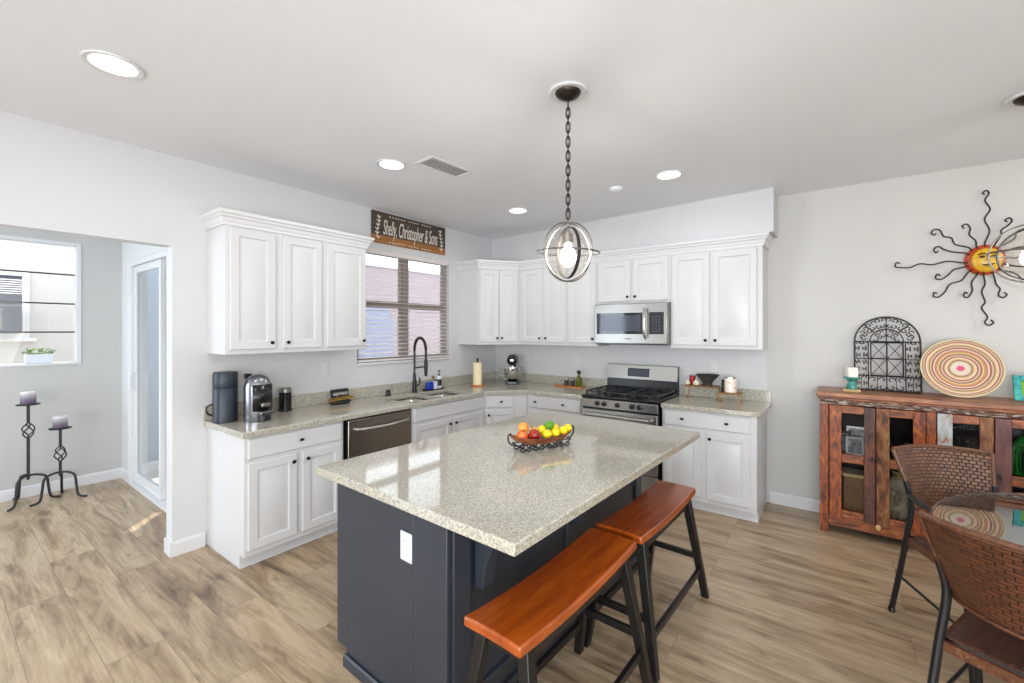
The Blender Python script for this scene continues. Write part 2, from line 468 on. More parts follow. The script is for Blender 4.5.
M['brass'] = plain('aged_brass', (176, 138, 66), 0.35, metal=0.9, var=0.1, scale=30)
M['leaf'] = plain('fresh_green_leaf', (112, 168, 44), 0.5, var=0.25, scale=20)
M['leafdark'] = plain('dark_green_leaf', (48, 92, 34), 0.5, var=0.2, scale=20)
M['planter'] = plain('white_planter', (224, 228, 236), 0.5, var=0.02)
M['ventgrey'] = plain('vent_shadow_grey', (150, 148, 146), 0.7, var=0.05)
M['photo'] = wood('grey_photo_print', [(0.35, lin((60, 60, 62))), (0.55, lin((150, 150, 150))), (0.7, lin((226, 226, 224)))], (16, 16, 16), 1.2, 0.3, 0, 0.8, bump=0)
M['green'] = plain('green_lantern_glass', (40, 140, 50), 0.3, var=0.2, scale=20)
M['boxwood'] = plain('brown_box_wood', (140, 96, 52), 0.5, var=0.15, scale=14)
M['cloth'] = wood('cream_patterned_ceramic', [(0.35, lin((120, 110, 84))), (0.55, lin((206, 194, 160))), (0.75, lin((222, 214, 190)))], (10, 10, 6), 2.0, 0.5, 0, 1.0, bump=0)


# ------------------------------------------------------------------ mesh helpers
class MB:
    def __init__(self):
        self.v, self.f, self.uv, self.mi = [], [], {}, {}
        self.M = Matrix.Identity(4)
        self.cur = 0

    def add(self, vs, fs):
        b = len(self.v)
        self.v += [tuple(self.M @ Vector(p)) for p in vs]
        for f in fs:
            self.mi[len(self.f)] = self.cur
            self.f.append(tuple(b + i for i in f))
        return b

    def box(self, x0, x1, y0, y1, z0, z1):
        self.add([(x0, y0, z0), (x1, y0, z0), (x1, y1, z0), (x0, y1, z0), (x0, y0, z1), (x1, y0, z1), (x1, y1, z1), (x0, y1, z1)],
                 [(3, 2, 1, 0), (4, 5, 6, 7), (0, 1, 5, 4), (1, 2, 6, 5), (2, 3, 7, 6), (3, 0, 4, 7)])
        return self

    def hexa(self, lo, hi):
        """box from two quads (lists of four points, counter-clockwise seen from hi)"""
        self.add(list(lo) + list(hi), [(3, 2, 1, 0), (4, 5, 6, 7), (0, 1, 5, 4), (1, 2, 6, 5), (2, 3, 7, 6), (3, 0, 4, 7)])
        return self

    def bar(self, p, q, w, h, up=(0, 0, 1)):
        p, q = Vector(p), Vector(q)
        d = (q - p).normalized()
        u = Vector(up)
        if abs(d.dot(u)) > 0.97:
            u = Vector((1, 0, 0))
        s = d.cross(u).normalized()
        t = s.cross(d).normalized()
        c = [(-1, -1), (1, -1), (1, 1), (-1, 1)]
        self.hexa([p + s * a * w / 2 + t * b * h / 2 for a, b in c], [q + s * a * w / 2 + t * b * h / 2 for a, b in c])
        return self

    def prism(self, poly, a0, a1, axis='z'):
        def P(u, v, a):
            return {'z': (u, v, a), 'y': (u, a, v), 'x': (a, u, v)}[axis]
        n = len(poly)
        vs = [P(u, v, a0) for u, v in poly] + [P(u, v, a1) for u, v in poly]
        fs = [tuple(range(n - 1, -1, -1)), tuple(range(n, 2 * n))]
        fs += [(i, (i + 1) % n, n + (i + 1) % n, n + i) for i in range(n)]
        self.add(vs, fs)
        return self

    def tube(self, pts, r, n=8, closed=False):
        pts = [Vector(p) for p in pts]
        m = len(pts)
        rs = r if isinstance(r, (list, tuple)) else [r] * m
        tan = []
        for i in range(m):
            a = pts[(i - 1) % m] if closed or i > 0 else pts[i]
            c = pts[(i + 1) % m] if closed or i < m - 1 else pts[i]
            tan.append((c - a).normalized())
        ref = Vector((0, 0, 1)) if abs(tan[0].z) < 0.9 else Vector((1, 0, 0))
        s = tan[0].cross(ref).normalized()
        vs, fs = [], []
        for i in range(m):
            s = (s - tan[i] * s.dot(tan[i]))
            s = s.normalized() if s.length > 1e-6 else tan[i].orthogonal().normalized()
            t = tan[i].cross(s)
            for k in range(n):
                a = 2 * PI * k / n
                vs.append(pts[i] + (s * math.cos(a) + t * math.sin(a)) * rs[i])
        for i in range(m if closed else m - 1):
            j = (i + 1) % m
            for k in range(n):
                fs.append((i * n + k, i * n + (k + 1) % n, j * n + (k + 1) % n, j * n + k))
        if not closed:
            fs.append(tuple(range(n - 1, -1, -1)))
            fs.append(tuple((m - 1) * n + k for k in range(n)))
        self.add(vs, fs)
        return self

    def lathe(self, prof, n=24, c=(0, 0, 0), sy=1.0):
        vs, fs = [], []
        m = len(prof)
        for r, z in prof:
            for k in range(n):
                a = 2 * PI * k / n
                vs.append((c[0] + r * math.cos(a), c[1] + r * sy * math.sin(a), c[2] + z))
        for i in range(m - 1):
            for k in range(n):
                fs.append((i * n + k, i * n + (k + 1) % n, (i + 1) * n + (k + 1) % n, (i + 1) * n + k))
        if prof[0][0] > 1e-6:
            fs.append(tuple(range(n - 1, -1, -1)))
        if prof[-1][0] > 1e-6:
            fs.append(tuple((m - 1) * n + k for k in range(n)))
        self.add(vs, fs)
        return self

    def ball(self, c, rx, ry=None, rz=None, n=16, m=10):
        ry = rx if ry is None else ry
        rz = rx if rz is None else rz
        vs, fs = [(c[0], c[1], c[2] - rz)], []
        for i in range(1, m):
            t = -PI / 2 + PI * i / m
            for k in range(n):
                a = 2 * PI * k / n
                vs.append((c[0] + rx * math.cos(t) * math.cos(a), c[1] + ry * math.cos(t) * math.sin(a), c[2] + rz * math.sin(t)))
        vs.append((c[0], c[1], c[2] + rz))
        for k in range(n):
            fs.append((0, 1 + (k + 1) % n, 1 + k))
            fs.append((len(vs) - 1, 1 + (m - 2) * n + k, 1 + (m - 2) * n + (k + 1) % n))
        for i in range(m - 2):
            for k in range(n):
                fs.append((1 + i * n + k, 1 + i * n + (k + 1) % n, 1 + (i + 1) * n + (k + 1) % n, 1 + (i + 1) * n + k))
        self.add(vs, fs)
        return self

    def ring(self, c, R, r, rot=(0, 0, 0), n=40, flat=None, sy=1.0):
        """closed ring round local z, turned by rot; flat=(width, thickness) gives a band"""
        E = Matrix.Rotation(rot[2], 4, 'Z') @ Matrix.Rotation(rot[1], 4, 'Y') @ Matrix.Rotation(rot[0], 4, 'X')
        old = self.M
        self.M = old @ Matrix.Translation(c) @ E
        if flat:
            w, t = flat
            vs, fs = [], []
            for k in range(n):
                a = 2 * PI * k / n
                for rr, zz in ((R - t / 2, -w / 2), (R + t / 2, -w / 2), (R + t / 2, w / 2), (R - t / 2, w / 2)):
                    vs.append((rr * math.cos(a), rr * math.sin(a), zz))
            for k in range(n):
                j = (k + 1) % n
                for q in range(4):
                    fs.append((k * 4 + q, k * 4 + (q + 1) % 4, j * 4 + (q + 1) % 4, j * 4 + q))
            self.add(vs, fs)
        else:
            self.tube([(R * math.cos(2 * PI * k / n), R * sy * math.sin(2 * PI * k / n), 0) for k in range(n)], r, 8, True)
        self.M = old
        return self

    def sheet(self, fn, nu, nv):
        b = len(self.v)
        vs = [fn(i / nu, j / nv) for j in range(nv + 1) for i in range(nu + 1)]
        f0 = len(self.f)
        fs, uvs = [], []
        for j in range(nv):
            for i in range(nu):
                a = j * (nu + 1) + i
                fs.append((a, a + 1, a + nu + 2, a + nu + 1))
                uvs.append([(i / nu, j / nv), ((i + 1) / nu, j / nv), ((i + 1) / nu, (j + 1) / nv), (i / nu, (j + 1) / nv)])
        self.add(vs, fs)
        for k, u in enumerate(uvs):
            self.uv[f0 + k] = u
        return self

    def rects(self, loops, close_first=False, close_last=True):
        """stack of equal-length point loops joined with quads"""
        n = len(loops[0])
        vs = [p for l in loops for p in l]
        fs = []
        for i in range(len(loops) - 1):
            for k in range(n):
                fs.append((i * n + k, i * n + (k + 1) % n, (i + 1) * n + (k + 1) % n, (i + 1) * n + k))
        if close_first:
            fs.append(tuple(range(n - 1, -1, -1)))
        if close_last:
            fs.append(tuple((len(loops) - 1) * n + k for k in range(n)))
        self.add(vs, fs)
        return self

    def door(self, x0, x1, z0, z1, y, raised=True):
        """cabinet front of 18 mm lying on the plane y, looking to -y; raised centre field"""
        w, h = x1 - x0, z1 - z0
        b = min(0.055, w * 0.24)
        if raised:
            prof = [(0, 0), (0, -0.013), (0.004, -0.018), (b, -0.018), (b + 0.005, -0.009), (b + 0.012, -0.009), (b + 0.034, -0.0165)]
        else:
            prof = [(0, 0), (0, -0.011), (0.006, -0.018)]
        loops = []
        for i, d in prof:
            loops.append([(x0 + i, y + d, z0 + i), (x1 - i, y + d, z0 + i), (x1 - i, y + d, z1 - i), (x0 + i, y + d, z1 - i)])
        self.rects(loops, True, True)
        return self

    def build(self, name, mat, parent=None, bevel=0.0, angle=35, solid=0.0, sub=0, seg=2):
        me = bpy.data.meshes.new(name)
        me.from_pydata(self.v, [], self.f)
        mats = mat if isinstance(mat, (list, tuple)) else [mat]
        for m_ in mats:
            me.materials.append(m_)
        if len(mats) > 1:
            for i, p in enumerate(me.polygons):
                p.material_index = self.mi.get(i, 0)
        if self.uv:
            lay = me.uv_layers.new(name='UVMap')
            for i, p in enumerate(me.polygons):
                if i in self.uv:
                    for k, li in enumerate(p.loop_indices):
                        lay.data[li].uv = self.uv[i][k]
        me.validate()
        for p in me.polygons:
            p.use_smooth = True
        me.set_sharp_from_angle(angle=math.radians(angle))
        o = bpy.data.objects.new(name, me)
        COL.objects.link(o)
        if parent is not None:
            o.parent = parent
        if sub:
            s = o.modifiers.new('subdivision', 'SUBSURF')
            s.levels = s.render_levels = sub
        if solid:
            s = o.modifiers.new('thickness', 'SOLIDIFY')
            s.thickness = solid
            s.offset = 0
        if bevel:
            s = o.modifiers.new('eased_edges', 'BEVEL')
            s.width = bevel
            s.segments = seg
            s.limit_method = 'ANGLE'
            s.angle_limit = math.radians(40)
            s.harden_normals = False
        return o


def tag(o, label, cat, group=None):
    o['label'] = label
    o['category'] = cat
    if group:
        o['group'] = group
    return o


def thing(name, label, cat, loc=(0, 0, 0), rz=0.0, group=None):
    o = bpy.data.objects.new(name, None)
    o.empty_display_size = 0.05
    COL.objects.link(o)
    o.location = loc
    o.rotation_euler = (0, 0, rz)
    return tag(o, label, cat, group)


def dup(root, loc, rz, label, group=None):
    r = root.copy()
    COL.objects.link(r)
    r.location = loc
    r.rotation_euler = (0, 0, rz)
    r['label'] = label
    if group:
        r['group'] = group
    for ch in list(root.children):
        c = ch.copy()
        COL.objects.link(c)
        c.parent = r
        for g in list(ch.children):
            d = g.copy()
            COL.objects.link(d)
            d.parent = c
    return r


def struct(name, mb, mat, parent=None, **kw):
    o = mb.build(name, mat, parent, **kw)
    if parent is None:
        o['kind'] = 'structure'
    return o


def text_obj(name, s, size, mat, parent, loc, rot, extrude=0.001, shear=0.0, xs=1.0, align='CENTER'):
    cu = bpy.data.curves.new(name, 'FONT')
    cu.body = s
    cu.size = size
    cu.extrude = extrude
    cu.shear = shear
    cu.align_x = align
    cu.align_y = 'CENTER'
    cu.resolution_u = 4
    t = bpy.data.objects.new(name + '_curve', cu)
    COL.objects.link(t)
    dg = bpy.context.evaluated_depsgraph_get()
    me = bpy.data.meshes.new_from_object(t.evaluated_get(dg))
    bpy.data.objects.remove(t)
    me.materials.clear()
    me.materials.append(mat)
    o = bpy.data.objects.new(name, me)
    COL.objects.link(o)
    o.parent = parent
    o.location = loc
    o.rotation_euler = rot
    o.scale = (xs, 1, 1)
    return o


def arc(c, r, a0, a1, n, plane='xz'):
    out = []
    for i in range(n + 1):
        a = a0 + (a1 - a0) * i / n
        u, v = r * math.cos(a), r * math.sin(a)
        out.append({'xz': (c[0] + u, c[1], c[2] + v), 'xy': (c[0] + u, c[1] + v, c[2]), 'yz': (c[0], c[1] + u, c[2] + v)}[plane])
    return out


def curl(c, r0, r1, a0, turns, n=14):
    """flat spiral in xz round c"""
    return [(c[0] + (r0 + (r1 - r0) * i / n) * math.cos(a0 + turns * 2 * PI * i / n), c[1], c[2] + (r0 + (r1 - r0) * i / n) * math.sin(a0 + turns * 2 * PI * i / n)) for i in range(n + 1)]


def smooth_path(pts, k=5):
    """Catmull-Rom through the points"""
    P = [Vector(p) for p in pts]
    P = [P[0] * 2 - P[1]] + P + [P[-1] * 2 - P[-2]]
    out = []
    for i in range(1, len(P) - 2):
        for j in range(k):
            t = j / k
            a, b, c, d = P[i - 1], P[i], P[i + 1], P[i + 2]
            out.append(0.5 * ((2 * b) + (c - a) * t + (2 * a - 5 * b + 4 * c - d) * t * t + (3 * b - a - 3 * c + d) * t ** 3))
    out.append(P[-2])
    return out


def grid_with_holes(mb, xs, ys, inside, z0, z1):
    """slab made of the grid cells for which inside(cx, cy) holds, with walls only on its outline"""
    nx, ny = len(xs) - 1, len(ys) - 1
    on = {(i, j) for i in range(nx) for j in range(ny) if inside((xs[i] + xs[i + 1]) / 2, (ys[j] + ys[j + 1]) / 2)}
    idx, vs, fs = {}, [], []

    def vid(i, j, k):
        if (i, j, k) not in idx:
            idx[(i, j, k)] = len(vs)
            vs.append((xs[i], ys[j], z1 if k else z0))
        return idx[(i, j, k)]
    for (i, j) in sorted(on):
        fs.append((vid(i, j, 1), vid(i + 1, j, 1), vid(i + 1, j + 1, 1), vid(i, j + 1, 1)))
        fs.append((vid(i, j + 1, 0), vid(i + 1, j + 1, 0), vid(i + 1, j, 0), vid(i, j, 0)))
        for (di, dj, a, b) in ((0, -1, (i, j), (i + 1, j)), (1, 0, (i + 1, j), (i + 1, j + 1)), (0, 1, (i + 1, j + 1), (i, j + 1)), (-1, 0, (i, j + 1), (i, j))):
            if (i + di, j + dj) not in on:
                fs.append((vid(*a, 0), vid(*b, 0), vid(*b, 1), vid(*a, 1)))
    mb.add(vs, fs)
    return mb


# ================================================================== SETTING
H = 2.74
WT = 0.12
# floor covers kitchen, dining side, living room behind and the side hall
b = MB()
b.prism([(-WT - 2.4, -6.5), (0, -6.5), (0, -9.0), (7.0, -9.0), (7.0, 0), (0, 0), (0, -3.3), (-2.4 - WT, -3.3)], -0.06, 0.0)
struct('floor', b, M['floor'])
b = MB()
b.prism([(-WT - 2.4, -6.5), (-WT, -6.5), (-WT, -9.0), (7.0, -9.0), (7.0, WT), (-WT, WT), (-WT, -3.3 + WT), (-2.4 - WT, -3.3 + WT)], H, H + 0.1)
struct('ceiling', b, M['ceil'])

# left wall: solid beside the cabinets with the window hole, header over the hall opening
WY0, WY1, WZ0, WZ1 = -2.10, -0.878, 1.235, 2.35
OP_Y, OP_Z = -3.535, 2.125
b = MB()
b.box(-WT, 0, OP_Y, WY0, 0, H)
b.box(-WT, 0, WY1, 0, 0, H)
b.box(-WT, 0, WY0, WY1, 0, WZ0)
b.box(-WT, 0, WY0, WY1, WZ1, H)
b.box(-WT, 0, -5.9, OP_Y, OP_Z, H)
b.box(-WT, 0, -9.0, -5.9, 0, H)
struct('wall_left', b, M['wall'])
# back wall: white behind the cabinets, grey beyond them
b = MB()
b.box(-WT, 3.135, 0, WT, 0, H)
b.cur = 1
b.box(3.135, 7.0, 0, WT, 0, H)
struct('wall_back', b, [M['wall'], M['grey']])
b = MB()
b.box(7.0, 7.0 + WT, -9.0, WT, 0, H)
struct('wall_right', b, M['grey'])
b = MB()
b.box(-WT, 7.0 + WT, -9.0 - WT, -9.0, 0, H)
struct('wall_rear', b, M['wall'])
# boxed soffit above the back wall cabinets
b = MB()
b.prism([(0.0, 0.0), (0.0, -0.07), (3.222, -0.325), (3.222, 0.0)], 2.372, H)
struct('wall_soffit', b, M['wall'])

# side hall
HX = -2.4
HW0, HW1, HZ0, HZ1 = -5.3, -3.613, 1.215, 2.41
b = MB()
b.box(HX - WT, HX, -6.5, HW0, 0, H)
b.box(HX - WT, HX, HW1, -3.3 + WT, 0, H)
b.box(HX - WT, HX, HW0, HW1, 0, HZ0)
b.box(HX - WT, HX, HW0, HW1, HZ1, H)
struct('wall_hall', b, M['hallwall'])
DX0, DX1, DZ = -2.08, -0.36, 2.24
b = MB()
b.box(HX, DX0, -3.3, -3.3 + WT, 0, H)
b.box(DX1, -WT, -3.3, -3.3 + WT, 0, H)
b.box(DX0, DX1, -3.3, -3.3 + WT, DZ, H)
struct('wall_patio', b, M['trim'])
b = MB()
b.box(HX - WT, 0, -6.5 - WT, -6.5, 0, H)
struct('wall_hall_end', b, M['hallwall'])

# baseboards
def baseboard(name, x0, x1, y0, y1):
    b = MB()
    b.box(x0, x1, y0, y1, 0, 0.085)
    dx, dy = (x1 - x0), (y1 - y0)
    if dx > dy:
        b.hexa([(x0, y0, .085), (x1, y0, .085), (x1, y1, .085), (x0, y1, .085)], [(x0, y0 + dy * .55, .1), (x1, y0 + dy * .55, .1), (x1, y1, .1), (x0, y1, .1)])
    else:
        b.hexa([(x0, y0, .085), (x1, y0, .085), (x1, y1, .085), (x0, y1, .085)], [(x0, y0, .1), (x0 + dx * .45, y0, .1), (x0 + dx * .45, y1, .1), (x0, y1, .1)])
    struct(name, b, M['trim'])


baseboard('baseboard_back', 3.16, 7.0, -0.015, 0.0)
baseboard('baseboard_left', 0.0, 0.015, OP_Y, -3.345)
baseboard('baseboard_hall', HX, HX + 0.015, -6.5, -3.3)
baseboard('baseboard_patio', HX + 0.015, DX0 - 0.06, -3.315, -3.3)
b = MB()
b.box(-WT, 0.012, OP_Y - 0.014, OP_Y, 0, 0.1)
struct('baseboard_opening', b, M['trim'])

# kitchen window: taupe frame with mullion and meeting rail, panes, sill
w = thing('window_1', 'kitchen window with taupe frame', 'window')
del w['label'], w['category']
w['kind'] = 'structure'
b = MB()
fx0, fx1 = -0.10, -0.05
b.box(fx0, fx1, WY0, WY0 + 0.05, WZ0, WZ1)
b.box(fx0, fx1, WY1 - 0.05, WY1, WZ0, WZ1)
b.box(fx0 + .001, fx1 - .001, WY0 + .049, WY1 - .049, WZ0, WZ0 + 0.045)
b.box(fx0 + .001, fx1 - .001, WY0 + .049, WY1 - .049, WZ1 - 0.045, WZ1)
b.box(fx0 + .002, fx1 - .002, -1.545, -1.435, WZ0 + .04, WZ1 - .04)
b.box(fx0 + 0.005, fx1 + 0.004, WY0 + .04, WY1 - .04, 1.775, 1.842)
b.build('window_frame', M['taupe'], w)
MB().box(-0.078, -0.074, WY0 + .05, -1.545, WZ0 + .045, WZ1 - .045).build('pane', M['pane'], w)
MB().box(-0.078, -0.074, -1.435, WY1 - .05, WZ0 + .045, WZ1 - .045).build('pane', M['pane'], w)
b = MB()
b.box(-0.05, 0.022, WY0 - 0.005, WY1 + 0.005, WZ0 - 0.022, WZ0)
b.build('window_sill', M['trim'], w, bevel=0.004)

# hall window: white frame with three dark bars
w = thing('window_2', 'hall window', 'window')
del w['label'], w['category']
w['kind'] = 'structure'
b = MB()
b.box(HX - WT + .002, HX + .006, HW0, HW0 + 0.03, HZ0, HZ1)
b.box(HX - WT + .002, HX + .006, HW1 - 0.03, HW1, HZ0, HZ1)
b.box(HX - WT + .001, HX + .005, HW0 + .03, HW1 - .03, HZ1 - 0.03, HZ1)
b.box(HX - WT + .001, HX + .012, HW0 + .03, HW1 - .03, HZ0, HZ0 + 0.02)
b.build('window_frame', M['trim'], w)
for z in (1.53, 1.81, 2.10):
    MB().box(HX - 0.105, HX - 0.095, HW0, HW1 - .03, z - 0.007, z + 0.007).build('window_bar', M['iron'], w)
MB().box(HX - 0.092, HX - 0.088, HW0 + .03, HW1 - .03, HZ0 + .02, HZ1 - .03).build('pane', M['pane'], w)

# sliding glass patio door of the hall
w = thing('door_1', 'sliding door', 'door')
del w['label'], w['category']
w['kind'] = 'structure'
yy = -3.3
b = MB()
for x0, x1 in ((DX0, DX0 + 0.05), (DX1 - 0.05, DX1)):
    b.box(x0, x1, yy - 0.01, yy + WT, 0, DZ)
b.box(DX0 + .05, DX1 - .05, yy - 0.009, yy + WT - .001, DZ - 0.05, DZ)
b.box(DX0 + .05, DX1 - .05, yy - 0.02, yy + WT - .001, 0, 0.025)
b.build('door_frame', M['trim'], w)


def slider(x0, x1, y):
    b = MB()
    b.box(x0, x0 + .055, y, y + .035, .03, DZ - .055)
    b.box(x1 - .055, x1, y, y + .035, .03, DZ - .055)
    b.box(x0 + .055, x1 - .055, y + .001, y + .034, .03, .12)
    b.box(x0 + .055, x1 - .055, y + .001, y + .034, DZ - .12, DZ - .055)
    s = b.build('door_panel', M['trim'], w)
    MB().box(x0 + .055, x1 - .055, y + .015, y + .02, .12, DZ - .12).build('pane', M['doorpane'], s)
    return s


s = slider(DX0 + .055, -1.20, yy + 0.015)
MB().tube([(-1.975, yy + .015, .94), (-1.975, yy - .03, .96), (-1.975, yy - .03, 1.12), (-1.975, yy + .015, 1.14)], .011, 8).build('door_handle', M['trim'], s)
slider(-1.26, DX1 - .055, yy + 0.065)
# casing of the hall side of that door and of the opening
b = MB()
b.box(DX0 - .075, DX0, yy - .016, yy, 0, DZ + .075)
b.box(DX0, DX1, yy - .016, yy, DZ, DZ + .075)
struct('trim_1', b, M['trim'])

# ------------------------------------------------------------------ outside
b = MB()
b.box(-14, -WT - 2.4 - .0, -14, 10, -0.12, -0.07)
b.box(-2.52, -WT, -3.18, 10, -0.12, -0.07)
struct('ground', b, M['concrete'])
bl = thing('neighbour_house', 'pale stucco house wall seen through the kitchen blinds', 'building', (-3.2, 0.6, -0.07))
MB().box(-0.2, 0, -3.6, 6, 0, 2.80).build('wall', M['stucco'], bl)
MB().box(-0.24, .03, -3.65, 6.05, 2.8005, 2.86).build('coping', M['stucco2'], bl)
pl = [(-.62, 0), (.22, 0)] + [(-.20 + .42 * math.cos(a), 1.72 + .42 * math.sin(a)) for a in [PI * i / 12 for i in range(13)]]
MB().box(.0005, .02, -3.6, -1.3, 0, 2.79).build('side_wall', M['palewall'], bl)
MB().prism([(y, z) for y, z in pl], -0.0, 0.02, 'x').build('arched_door', M['bluewall'], bl)
h2 = thing('white_house', 'white house wall with an air conditioner outside the hall window', 'building', (-4.6, -5.0, -0.07))
MB().box(-0.2, 0, -4.0, 3.0, 0, 5.0).build('wall', M['stucco2'], h2)
b = MB()
y0, y1, z0, z1 = 0.40, 1.19, 1.58, 2.30
for a in ((y0 - .06, y0, z0 - .06, z1 + .06), (y1, y1 + .06, z0 - .06, z1 + .06), (y0, y1, z1, z1 + .06), (y0, y1, z0 - .06, z0)):
    b.box(0, .035, a[0], a[1], a[2], a[3])
b.box(0, .05, y0 - .1, y1 + .12, z0 - .1, z0 - .06)
fr = b.build('window_frame', M['trim'], h2)
MB().box(.004, .012, y0, y1, z0 + .36, z1).build('pane', M['display'], fr)
b = MB()
for k in range(7):
    b.box(.012, .02, y0, y1, z1 - .06 - k * .028, z1 - .045 - k * .028)
b.build('blind', M['slat'], fr)
ac = MB().box(.0, .22, y0 + .1, y1 - .02, z0 + .02, z0 + .34).build('air_conditioner', M['display'], h2, bevel=.01)
b = MB()
for k in range(9):
    b.box(.22, .226, y0 + .14, y1 - .18, z0 + .05 + k * .028, z0 + .064 + k * .028)
b.build('grille', M['ventgrey'], ac)
# added sun blocker over the sliding door; its gap lets the strip of sun in
pc = thing('sun_blocker', 'added slab outside the sliding glass door, slotted to shape the sun', 'sun blocker', (-1.36, -1.75, -0.07))
b = MB()
u = Vector((0.73, -0.68, 0)).normalized()
nrm = Vector((-u.y, u.x, 0))
A = Vector((-1.73, -2.66, 0)) - Vector((-1.36, -1.75, 0))
B_ = A + u * 0.40
g = nrm * 0.032
x0, x1, y0, y1 = -1.3, 1.24, -1.43, -0.5
q = [A - g, B_ - g, B_ + g, A + g]
o4 = [(x0, y1), (x0, y0), (x1, y0), (x1, y1)]
zt = 2.57
# the slab as four wedges round the gap
qq = [(q[3].x, q[3].y), (q[0].x, q[0].y), (q[1].x, q[1].y), (q[2].x, q[2].y)]
for k in range(4):
    j = (k + 1) % 4
    b.prism([o4[k], o4[j], qq[j], qq[k]], zt, zt + .05)
b.build('slotted_slab', M['stucco2'], pc)
for x, y in ((-1.2, -0.6),):
    MB().box(x - .05, x + .05, y - .05, y + .05, 0, zt).build('post', M['trim'], pc)

# added strip over the kitchen window that keeps the sun out
b = MB()
b.box(-0.75, -WT, -2.2, 1.5, 2.78, 2.9)
struct('window_sun_shield', b, M['stucco2'])

# ================================================================== KITCHEN CABINETS
D = 0.606            # depth of the base cabinets
CT = 0.90            # worktop height
TH = 0.04
ZB = CT - TH - 0.001
R90 = PI / 2


def knob(parent, x, y, z, r=0.013):
    b = MB()
    b.M = Matrix.Translation((x, y, z)) @ Matrix.Rotation(PI / 2, 4, 'X')
    b.lathe([(0.005, 0), (0.005, 0.012), (r, 0.016), (r * 1.05, 0.022), (r * .7, 0.028), (0.0, 0.029)], 12)
    return b.build('knob', M['knob'], parent)


def pull(parent, x, y, z):
    """small cup-shaped drawer pull"""
    b = MB()
    b.M = Matrix.Translation((x, y, z)) @ Matrix.Rotation(PI / 2, 4, 'X')
    b.lathe([(0.006, 0), (0.006, 0.012), (.016, 0.015), (.017, 0.022), (.010, 0.028), (0.0, 0.029)], 14, sy=.6)
    return b.build('knob', M['knob'], parent)


def base_cabinet(label, loc, rz, W, fronts, hollow=False):
    t = thing('base_cabinet', label, 'cabinet', loc, rz, 'white kitchen base cabinets')
    b = MB()
    kz, kd = 0.088, 0.07
    prof = [(0, 0), (0, ZB), (-D, ZB), (-D, kz), (-D + kd, kz), (-D + kd, 0)]
    if hollow:
        b.prism(prof, 0, .018, 'x')
        b.prism(prof, W - .018, W, 'x')
        b.box(.018, W - .018, -D, -D + .018, kz, ZB)
        b.box(.018, W - .018, -D + .0185, -.001, kz, kz + .018)
        b.box(.018, W - .018, -D + kd, -D + kd + .016, 0, kz - .0005)
    else:
        b.prism(prof, 0, W, 'x')
    b.build('body', M['cab'], t, bevel=.002)
    MB().box(.0, W, -D + kd - .011, -D + kd - .0005, 0, 0.012).build('shoe_strip', M['trim'], t)
    for f in fronts:
        kind, x0, x1, z0, z1, knobs = f
        o = MB().door(x0, x1, z0, z1, -D - .0005, kind == 'door').build('door' if kind == 'door' else 'drawer', M['cab'], t)
        for kx, kz_ in knobs:
            (knob if kind == 'door' else pull)(o, kx, -D - .018, kz_)
    return t


# left run (local x runs along world +y, fronts look to +x)
Z0, Z1, Z2, Z3 = 0.126, 0.690, 0.716, 0.845
base_cabinet('white base cabinet with wide drawer over two doors, at the open end by the hall', (0.001, -3.328, 0), R90, 0.700,
             [('drawer', .020, .680, Z2, Z3, [(.36, .782)]),
              ('door', .020, .336, Z0, Z1, [(.305, .64)]),
              ('door', .375, .680, Z0, Z1, [(.405, .64)])])
base_cabinet('white sink cabinet with a plain false drawer front, right of the dishwasher', (0.001, -1.955, 0), R90, 0.992,
             [('drawer', .020, .972, Z2 + .005, Z3, []),
              ('door', .020, .483, Z0, Z1, [(.455, .64)]),
              ('door', .509, .972, Z0, Z1, [(.537, .64)])], hollow=True)
# diagonal corner cabinet
cp0, cp1 = Vector((0.607, -0.966, 0)), Vector((0.928, -0.607, 0))


def diagonal(name, label, poly, p0, p1, z0, z1, fronts, toe, group):
    t = thing(name, label, 'cabinet', (p0.x, p0.y, 0), math.atan2(p1.y - p0.y, p1.x - p0.x), group)
    inv = Matrix.Rotation(-t.rotation_euler.z, 4, 'Z') @ Matrix.Translation((-p0.x, -p0.y, 0))
    b = MB()
    b.M = inv
    b.prism(poly, z0, z1)
    b.build('body', M['cab'], t, bevel=.002)
    if toe:
        b = MB()
        b.M = inv
        b.prism(toe, 0, z0 - .0005)
        b.build('toe_kick', M['cab'], t)
    for kind, x0, x1, c0, c1, kn in fronts:
        o = MB().door(x0, x1, c0, c1, -.0005, kind == 'door').build(kind, M['cab'], t)
        for kx, kz in kn:
            (knob if kind == 'door' else pull)(o, kx, -.018, kz)
    return t


diagonal('base_cabinet', 'white diagonal corner base cabinet with one small drawer, below the paper towel', [(.001, -.001), (.001, -.9655), (.607, -.9655), (.9275, -.607), (.9275, -.001)], cp0, cp1, .088, ZB,
         [('drawer', .022, .325, Z2, Z3, [(.185, .782)]), ('door', .022, .325, Z0, Z1, [(.05, .64)])],
         [(.001, -.001), (.001, -.94), (.56, -.94), (.90, -.555), (.90, -.001)], 'white kitchen base cabinets')
# back run
base_cabinet('white base cabinet with a two-knob drawer, left of the stove', (0.930, -0.001, 0), 0, 0.684,
             [('drawer', .020, .655, Z2, Z3, [(.12, .782), (.46, .782)]),
              ('door', .020, .330, Z0, Z1, [(.300, .64)]),
              ('door', .350, .655, Z0, Z1, [(.38, .64)])])
base_cabinet('white base cabinet with two doors at the right end, next to the grey wall', (2.392, -0.001, 0), 0, 0.746,
             [('drawer', .020, .700, Z2, Z3, [(.18, .782), (.53, .782)]),
              ('door', .020, .330, Z0, Z1, [(.30, .64)]),
              ('door', .372, .700, Z0, Z1, [(.402, .64)])])

